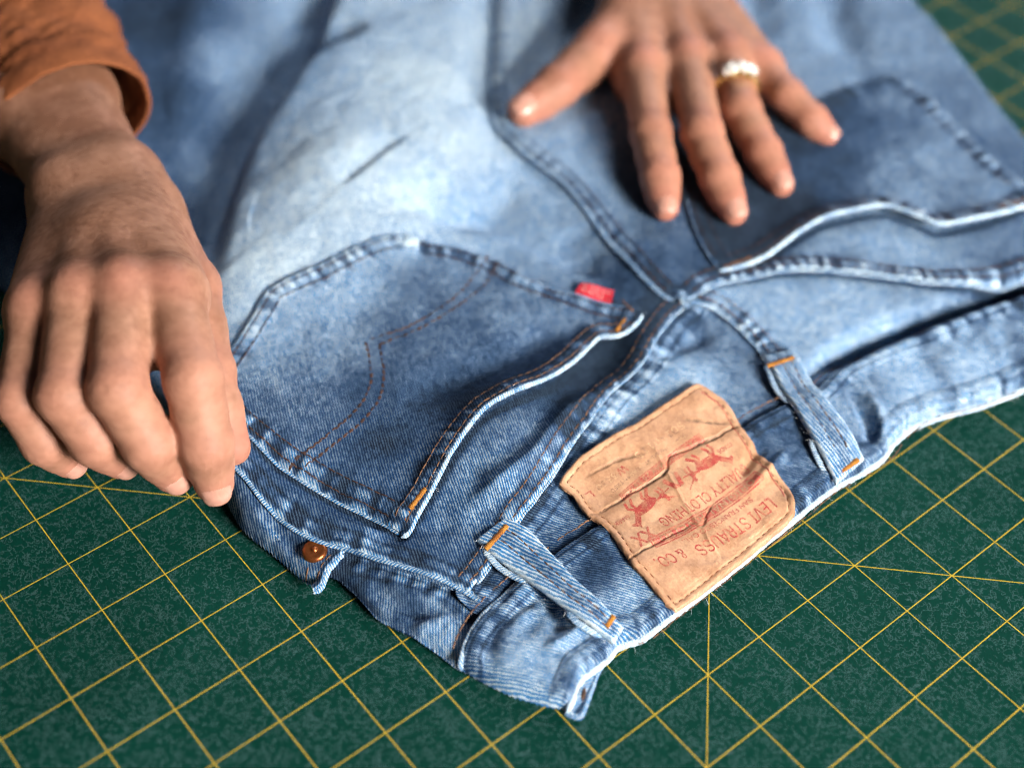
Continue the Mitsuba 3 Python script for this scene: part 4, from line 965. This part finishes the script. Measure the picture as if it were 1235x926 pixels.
class Hand:
    def __init__(self, d, up, flat):
        self.j = {k: [np.array(p) for p, r in v] for k, v in d.items()}
        self.r = {k: [r for p, r in v] for k, v in d.items()}
        self.up = np.asarray(up, float) / np.linalg.norm(up)      # towards the back of the hand
        self.flat = flat

    def sdf(self, p):
        j, r = self.j, self.r
        w = j['wrist']
        arm = None
        # forearm and wrist: flattened by pairing two bones
        ax = (w[0] - w[1]) / np.linalg.norm(w[0] - w[1])
        across = j['index'][0] - j['pinky'][0]; across -= ax * (across @ ax); across /= np.linalg.norm(across)
        self.across = across
        fl = self.flat
        for s in (-1, 1):
            for a in range(len(w) - 1):
                o0, o1 = across * s * r['wrist'][a] * fl, across * s * r['wrist'][a + 1] * fl
                d = bone(p, w[a] + o0, w[a + 1] + o1, r['wrist'][a] * (1 - fl * .8), r['wrist'][a + 1] * (1 - fl * .8))
                arm = d if arm is None else smin(arm, d, 14)
        # ulna head
        uh = w[0] - across * r['wrist'][0] * .72 + self.up * 7.0 - ax * 8
        arm = smin(arm, np.linalg.norm(p - uh, axis=1) - 8.5, 7)
        palm = None
        for i, f in enumerate(FING[:4]):
            st = w[0] + across * (1 - i * .66) * r['wrist'][0] * .55
            d = bone(p, st, j[f][0] - self.up * 2.0, 12.5, r[f][0] + .2)
            palm = d if palm is None else smin(palm, d, 7)
        for fa, fb_ in zip(FING[:3], FING[1:4]):                   # flesh of the webs between the first finger bones
            m0 = (j[fa][0] + j[fb_][0]) / 2 - self.up * 3.5
            m1 = m0 * (1 - self.webs) + (j[fa][1] + j[fb_][1]) / 2 * self.webs - self.up * 2.5
            palm = smin(palm, bone(p, m0, m1, 8.0, 5.0), 4)
        pc = (j['middle'][0] * .55 + w[0] * .45) - self.up * 8
        palm = smin(palm, np.linalg.norm((p - pc) , axis=1) - 17, 14)
        palm = smin(palm, bone(p, w[0] - across * 12 - self.up * 6, j['pinky'][0] - self.up * 8, 13, 10), 9)
        palm = smin(palm, bone(p, j['thumb'][0], j['index'][0] - self.up * 7, 11, 9), 12)
        hand = smin(arm, palm, 14)
        # tendons and knuckles on the back of the hand
        for i, f in enumerate(FING[:4]):
            k = j[f][0] + self.up * (r[f][0] * .42)
            hand = smin(hand, np.linalg.norm(p - k, axis=1) - r[f][0] * .58, 8)
            a = w[0] * .35 + j[f][0] * .65 + self.up * (r[f][0] * .62)
            hand = smin(hand, bone(p, a, k + self.up * .8, 1.6, 3.0), 7)
        out = None
        for f in FING:
            c = None
            J, R = j[f], r[f]
            for a in range(len(J) - 1):
                d = bone(p, J[a], J[a + 1], R[a] * (.96 if a == 0 else .97), R[a + 1])
                c = d if c is None else smin(c, d, 2.5)
            for a in range(1, len(J) - 1):                        # joints a little thicker than the shafts
                c = smin(c, np.linalg.norm(p - J[a], axis=1) - R[a] * .97, 3)
                m_ = (J[a] + J[a + 1]) / 2                        # pads on the palm side
                c = smin(c, np.linalg.norm(p - m_ + self.dors(f, a) * R[a] * .2, axis=1) - R[a] * .86, 4)
            hand = hand if f != "thumb" else smin(hand, bone(p, w[0] + across * r['wrist'][0] * .4 - self.up * 4, J[0], 13, R[0]), 10)
            web = smin(hand, c, 6.5 if f != 'thumb' else 8)
            self._web = web if f == 'index' else smin(self._web, web, 1.5)
        return np.minimum(self._web, hand)

    def dors(self, f, a):
        J = self.j[f]
        ax = J[min(a + 1, len(J) - 1)] - J[min(a, len(J) - 2)]; ax = ax / np.linalg.norm(ax)
        u = self.nail_up[f] if hasattr(self, 'nail_up') and f in self.nail_up else self.up
        u = u - ax * (u @ ax)
        return u / np.linalg.norm(u)

    def build(self, h, lo, hi):
        m = sdf_mesh(self.sdf, lo, hi, h)
        relax(m, 8)
        v = m.vertices.copy(); n = m.vertex_normals.copy()
        red = np.zeros(len(v))
        o = np.zeros(len(v))
        dd = []
        for f in FING:
            J, R = self.j[f], self.r[f]
            dd.append(np.min([bone(v, J[a], J[a + 1], R[a], R[a + 1]) for a in range(len(J) - 1)], 0))
        dd = np.array(dd)
        for fi, f in enumerate(FING):
            own = np.clip((np.sort(np.delete(dd, fi, 0), 0)[0] - dd[fi]) / 2.5, 0, 1)
            J, R = self.j[f], self.r[f]
            for a in range(1, len(J) - 1):
                ax = J[a + 1] - J[a - 1]; ax = ax / np.linalg.norm(ax)
                q = v - J[a]
                t = q @ ax
                rad = np.linalg.norm(q - t[:, None] * ax, axis=1)
                side = (n @ self.dors(f, a)).clip(0, 1)
                near = np.exp(-(t / (R[a] * .55)) ** 2) * own * np.clip(3.5 - 2.2 * rad / R[a], 0, 1)
                o -= .28 * near * side * np.cos(t * 2 * np.pi / 2.5 + .8 * np.sin(rad * 2)) ** 2 * (a == 1 or f == 'thumb')
                o -= .18 * near * side * np.cos(t * 2 * np.pi / 2.2) ** 2
                red = np.maximum(red, .75 * np.exp(-(np.linalg.norm(q, axis=1) / (R[a] * 1.35)) ** 2))
            red = np.maximum(red, .95 * np.exp(-(np.linalg.norm(v - J[-1], axis=1) / (R[-1] * 1.9)) ** 2))
            if f != 'thumb':
                k = J[0] + self.up * R[0]
                red = np.maximum(red, .65 * np.exp(-(np.linalg.norm(v - k, axis=1) / 10) ** 2))
        nm = lambda s, sd, oc: meshkit.fbm(v / s, oc, sd) - .5
        o += .22 * nm(14, 31, 2) + .03 * nm(2.0, 32, 2)
        m.vertices = v + n * o[:, None]
        red = np.clip(red + .5 * nm(14, 33, 3), 0, 1)
        far = np.linalg.norm(v - self.j['wrist'][0], axis=1)      # painted light: lit fingers paler, shaded back of the hand darker
        tone = np.clip(.30 + .5 * np.clip((far - 70) / 55, 0, 1) + 1.3 * nm(22, 34, 3) + .7 * nm(4, 35, 2) + .5 * nm(1.6, 36, 2), 0, 1)
        c = (1 - tone[:, None]) * np.array(self.dark) + tone[:, None] * np.array(self.light)
        c = c * (1 - red[:, None]) + red[:, None] * np.array(self.red) * (.85 + .3 * tone[:, None])
        return m, c

    def nail(self, f, w=None, tilt=0.0):
        """a curved nail plate on the back of a finger tip"""
        J, R = self.j[f], self.r[f]
        ax = J[-1] - J[-2]; ax = ax / np.linalg.norm(ax)
        up = self.dors(f, len(J) - 1)
        sd = np.cross(up, ax)
        r = R[-1]
        U, V = np.meshgrid(np.linspace(-1, 1, 15), np.linspace(0, 1, 15), indexing='ij')
        U, V = U.ravel(), V.ravel()
        wid = r * .74 * np.sqrt(np.clip(1 - np.clip((V - .62) / .42, 0, 1) ** 2 * .75, 0, 1)) * np.sqrt(np.clip(1 - np.clip((.28 - V) / .34, 0, 1) ** 2, .05, 1))
        x = wid * U
        y = (V - .52) * r * 1.8
        z = np.sqrt(np.clip(r ** 2 - x ** 2 - (.72 * np.clip(y, 0, None)) ** 2, 0, None)) + .22 + .16 * (1 - np.abs(U) ** 4) * np.sin(np.pi * V)
        P = J[-1] + ax * y[:, None] + sd * x[:, None] + up * z[:, None]
        i = (np.arange(14)[:, None] * 15 + np.arange(14)[None]).ravel()
        f_ = np.vstack([np.stack([i, i + 15, i + 16], 1), np.stack([i, i + 16, i + 1], 1)])
        o = len(P)
        v = np.vstack([P, P - up * .7])
        ring = np.r_[np.arange(15), np.arange(29, 225, 15), np.arange(223, 209, -1), np.arange(195, 0, -15)]
        r2 = np.roll(ring, -1)
        fa = np.vstack([f_, f_[:, ::-1] + o, np.stack([ring, r2, r2 + o], 1), np.stack([ring, r2 + o, ring + o], 1)])
        t = trimesh.Trimesh(v, fa, process=False)
        if t.volume < 0: t.invert()
        return t


def toward_eye(p): 
    e = EYE / MM - p
    return e / np.linalg.norm(e)


HLd, HRd = D['HL'], D['HR']
hl = Hand(HLd, (.30, -.15, .95), .42)
hl.nail_up = {f: toward_eye(np.array(HLd[f][-1][0])) * 1.0 + np.array([.1, 0, .1]) for f in FING[:4]}
hl.nail_up['thumb'] = np.array([.15, .25, 0]) - toward_eye(np.array(HLd['thumb'][-1][0]))
hl.webs = .62
hl.dark, hl.light, hl.red = (.180, .080, .045), (.345, .178, .115), (.335, .135, .093)
hr = Hand(HRd, (.02, -.05, 1.0), .42)
hr.nail_up = {f: np.array([.1, -.1, 1.0]) for f in FING}
hr.nail_up['thumb'] = np.array([.2, .1, 1.0])
hr.webs = .38
hr.dark, hr.light, hr.red = (.195, .084, .047), (.330, .160, .100), (.345, .130, .090)

allL = np.array([p for v in HLd.values() for p, r in v]); allR = np.array([p for v in HRd.values() for p, r in v])
ml, cl_ = hl.build(1.15, allL.min(0) - 34, allL.max(0) + 18)
mr, cr_ = hr.build(1.25, allR.min(0) - 30, allR.max(0) + 18)
me = trimesh.util.concatenate([trimesh.Trimesh(ml.vertices, ml.faces, process=False), trimesh.Trimesh(mr.vertices, mr.faces, process=False)])


def skin_bump(p, n, uv):
    x, y, z = p.x * 1000, p.y * 1000, p.z * 1000
    a = nz(x * 1.3, y * 1.3, z * 1.3)
    b = dr.abs(nz(x * .62 + 5, y * .62, z * .62) - .5)
    return .00005 * (a + 1.4 * ss(0, .12, b))


scene['skin'] = {'type': 'bumpmap', 'arbitrary': mikit.proc(skin_bump, eps=2.5e-4), 'scale': 1.0,
                 'bsdf': {'type': 'principled', 'base_color': {'type': 'mesh_attribute', 'name': 'vertex_color'}, 'roughness': .58, 'specular': .30, 'sheen': .1}}
scene['person'] = mikit.ply((me.vertices * MM, me.faces), 'skin', smooth=True, color=np.vstack([cl_, cr_]))
labels['person'] = {'label': 'person with rust orange sleeve, one hand pinching the jeans, the other spread flat', 'category': 'person'}
scene['nail_plate'] = two({'type': 'principled', 'base_color': mikit.proc(lambda p, n, uv: mix((.42, .205, .150), (.50, .260, .200), nz(p.x * 400, p.y * 400, p.z * 400))), 'roughness': .26, 'specular': .5})
for h_ in (hl, hr):
    for f in FING:
        if h_ is hl and f == 'thumb':                            # tucked behind the index finger
            continue
        m = h_.nail(f)
        add('person__nail', (m.vertices, m.faces), 'nail_plate')

# sleeve: a loose cuff turned up round the forearm, cloth wall with an inside
sc_c = np.array([p for p, r in D['sleeve']]); sc_r = np.array([r for p, r in D['sleeve']], float)
t = np.linspace(0, len(sc_c) - 1, 110)
cen = np.stack([np.interp(t, np.arange(len(sc_c)), sc_c[:, k]) for k in range(3)], 1)
for k in range(3): cen[:, k] = np.convolve(np.pad(cen[:, k], 8, 'reflect', reflect_type='odd'), np.ones(17) / 17, 'valid')
rad = np.interp(t, np.arange(len(sc_c)), sc_r)
ax = np.gradient(cen, axis=0); ax /= np.linalg.norm(ax, axis=1, keepdims=True)
e1 = np.cross(ax, [0, 0, 1.0]); e1 /= np.linalg.norm(e1, axis=1, keepdims=True)
e2 = np.cross(e1, ax)
th = np.linspace(0, 2 * np.pi, 160, endpoint=False)
dist = np.r_[0, np.cumsum(np.linalg.norm(np.diff(cen, axis=0), axis=1))]
G = np.stack(np.broadcast_arrays(np.cos(th)[None] * 1.6, np.sin(th)[None] * 1.6, dist[:, None] / 16.0), -1)
wr = (meshkit.fbm(G, 3, 5) - .5) * 9.0 + (meshkit.fbm(G * 2.6, 2, 6) - .5) * 3.4 + (meshkit.fbm(G * 9, 2, 7) - .5) * .7
cuff = np.where(dist < 21, 1.5, 0.0)[:, None] * (1 + 0 * wr)
seam = -1.0 * np.exp(-((dist - 21.6) / .9) ** 2)[:, None]
wob = 2.6 * np.sin(th * 2 + .7)[None] * np.exp(-dist / 30)[:, None]
def ringset(dr_):
    R_ = rad[:, None] + wr * np.clip(dist / 18, .25, 1)[:, None] + cuff + seam + wob + dr_
    lean = -e2[:, None] * 3.0
    return cen[:, None] + (e1[:, None] * np.cos(th)[None, :, None] * 1.06 + e2[:, None] * np.sin(th)[None, :, None] * .92) * R_[..., None] + lean
outer, inner = ringset(0.0), ringset(-1.9)
lip = (outer[:1] + inner[:1]) / 2 - ax[:1, None] * .9
V = np.concatenate([outer[::-1], lip, inner], 0)
nr, nc = V.shape[:2]
i = np.arange(nr - 1)[:, None] * nc; j = np.arange(nc)[None]; k2 = (j + 1) % nc
q = np.stack([i + j, i + k2, i + nc + k2, i + nc + j], -1).reshape(-1, 4)
f = np.vstack([q[:, [0, 1, 2]], q[:, [0, 2, 3]]])


def twill_fn(p, n, uv):
    x, y, z = p.x * 1000, p.y * 1000, p.z * 1000
    a = fb(x * .12, y * .12, z * .12, 3)
    b = nz(x * 2.2, y * 2.2, z * 2.2)
    return mix((.120, .035, .013), (.245, .080, .028), dr.clip(.5 + 1.1 * (a - .5) + .7 * (b - .5), 0, 1))


scene['sleeve_cloth'] = two({'type': 'principled', 'base_color': mikit.proc(twill_fn), 'roughness': .85, 'sheen': .4, 'specular': .2})
k = add('person__sleeve', (V.reshape(-1, 3), f), 'sleeve_cloth'); labels[k] = {'label': 'rust orange cloth sleeve with a turned cuff'}
for dd in (3.0, 19.5):
    ii = int(np.searchsorted(dist, dd))
    c3 = outer[ii]; c3 = np.vstack([c3, c3[:1]])
    c3 = ren(c3, .3, smooth=False)
    cc = cen[ii]; outw = c3 - cc; outw /= np.linalg.norm(outw, axis=1, keepdims=True)
    ms = []
    for a in range(0, len(c3) - 9, 11):
        s = c3[a:a + 8] + outw[a:a + 8] * (.15 * np.sin(np.linspace(0, np.pi, 8)) - .1)[:, None]
        ms.append(tube(s, .24, 5, caps=False))
    m = trimesh.util.concatenate(ms)
    stuff(add('person__sleeve__stitching', (m.vertices, m.faces), 'sleeve_cloth'))

# ring on the finger
rp = np.array(D['ringpos'][0][0])
A_, B_ = np.array(HRd['ring'][0][0]), np.array(HRd['ring'][1][0])
ax_ = (B_ - A_) / np.linalg.norm(B_ - A_)
tt_ = np.clip((rp - A_) @ ax_ / np.linalg.norm(B_ - A_), 0, 1)
ctr = A_ + (B_ - A_) * tt_
rr_ = (10.4 + (9.2 - 10.4) * tt_) * .97 + .75
M4 = trimesh.geometry.align_vectors([0, 0, 1], ax_); M4[:3, 3] = ctr
th_ = np.linspace(0, 2 * np.pi, 73)[:-1]
c3 = np.c_[np.cos(th_) * rr_, np.sin(th_) * rr_, 0 * th_]
c3 = np.vstack([c3, c3[:2]])
m = trimesh.creation.torus(rr_, 1.25, 72, 14); m.apply_scale([1, 1, 1.25]); m.apply_transform(M4)
scene['gold'] = {'type': 'roughconductor', 'material': 'Au', 'alpha': .12}
scene['crystal'] = {'type': 'principled', 'base_color': {'type': 'rgb', 'value': [.90, .88, .84]}, 'roughness': .10, 'metallic': .4, 'specular': .9, 'clearcoat': 1.0}
add('finger_ring__band', m, 'gold', smooth=40)
labels['finger_ring'] = {'label': 'gold ring with a cluster of clear stones on the spread hand', 'category': 'ring'}
upv = np.array([0, 0, 1.0]) - ax_ * ax_[2]; upv /= np.linalg.norm(upv)
sdv = np.cross(upv, ax_)
g1 = np.random.default_rng(4)
k_ = 0
for a_, b_, s_ in [(cx_ + 2.4 * math.cos(k5 * 1.2566), cy_ + 2.4 * math.sin(k5 * 1.2566), 1.7) for cx_, cy_ in ((-4.2, .2), (0.2, -.3), (4.4, .4)) for k5 in range(5)] + [(-4.2, .2, 2.4), (.2, -.3, 2.6), (4.4, .4, 2.4)]:
    g_ = trimesh.creation.icosphere(subdivisions=1, radius=s_); g_.apply_scale([1, 1, .9])
    g_.apply_transform(trimesh.transformations.rotation_matrix(g1.uniform(0, 3), g1.normal(size=3)))
    an = a_ / (rr_ + 1.6)
    g_.apply_translation(ctr + (upv * math.cos(an) + sdv * math.sin(an)) * (rr_ + 2.9) + ax_ * b_)
    add('finger_ring__gem', g_, 'crystal', smooth=False)
    st_ = trimesh.creation.cylinder(radius=s_ * .8, height=1.6, sections=12)
    st_.apply_transform(trimesh.geometry.align_vectors([0, 0, 1], upv)); st_.apply_translation(ctr + (upv * math.cos(an) + sdv * math.sin(an)) * (rr_ + .6) + ax_ * b_)
    add('finger_ring__setting', st_, 'gold', smooth=40)
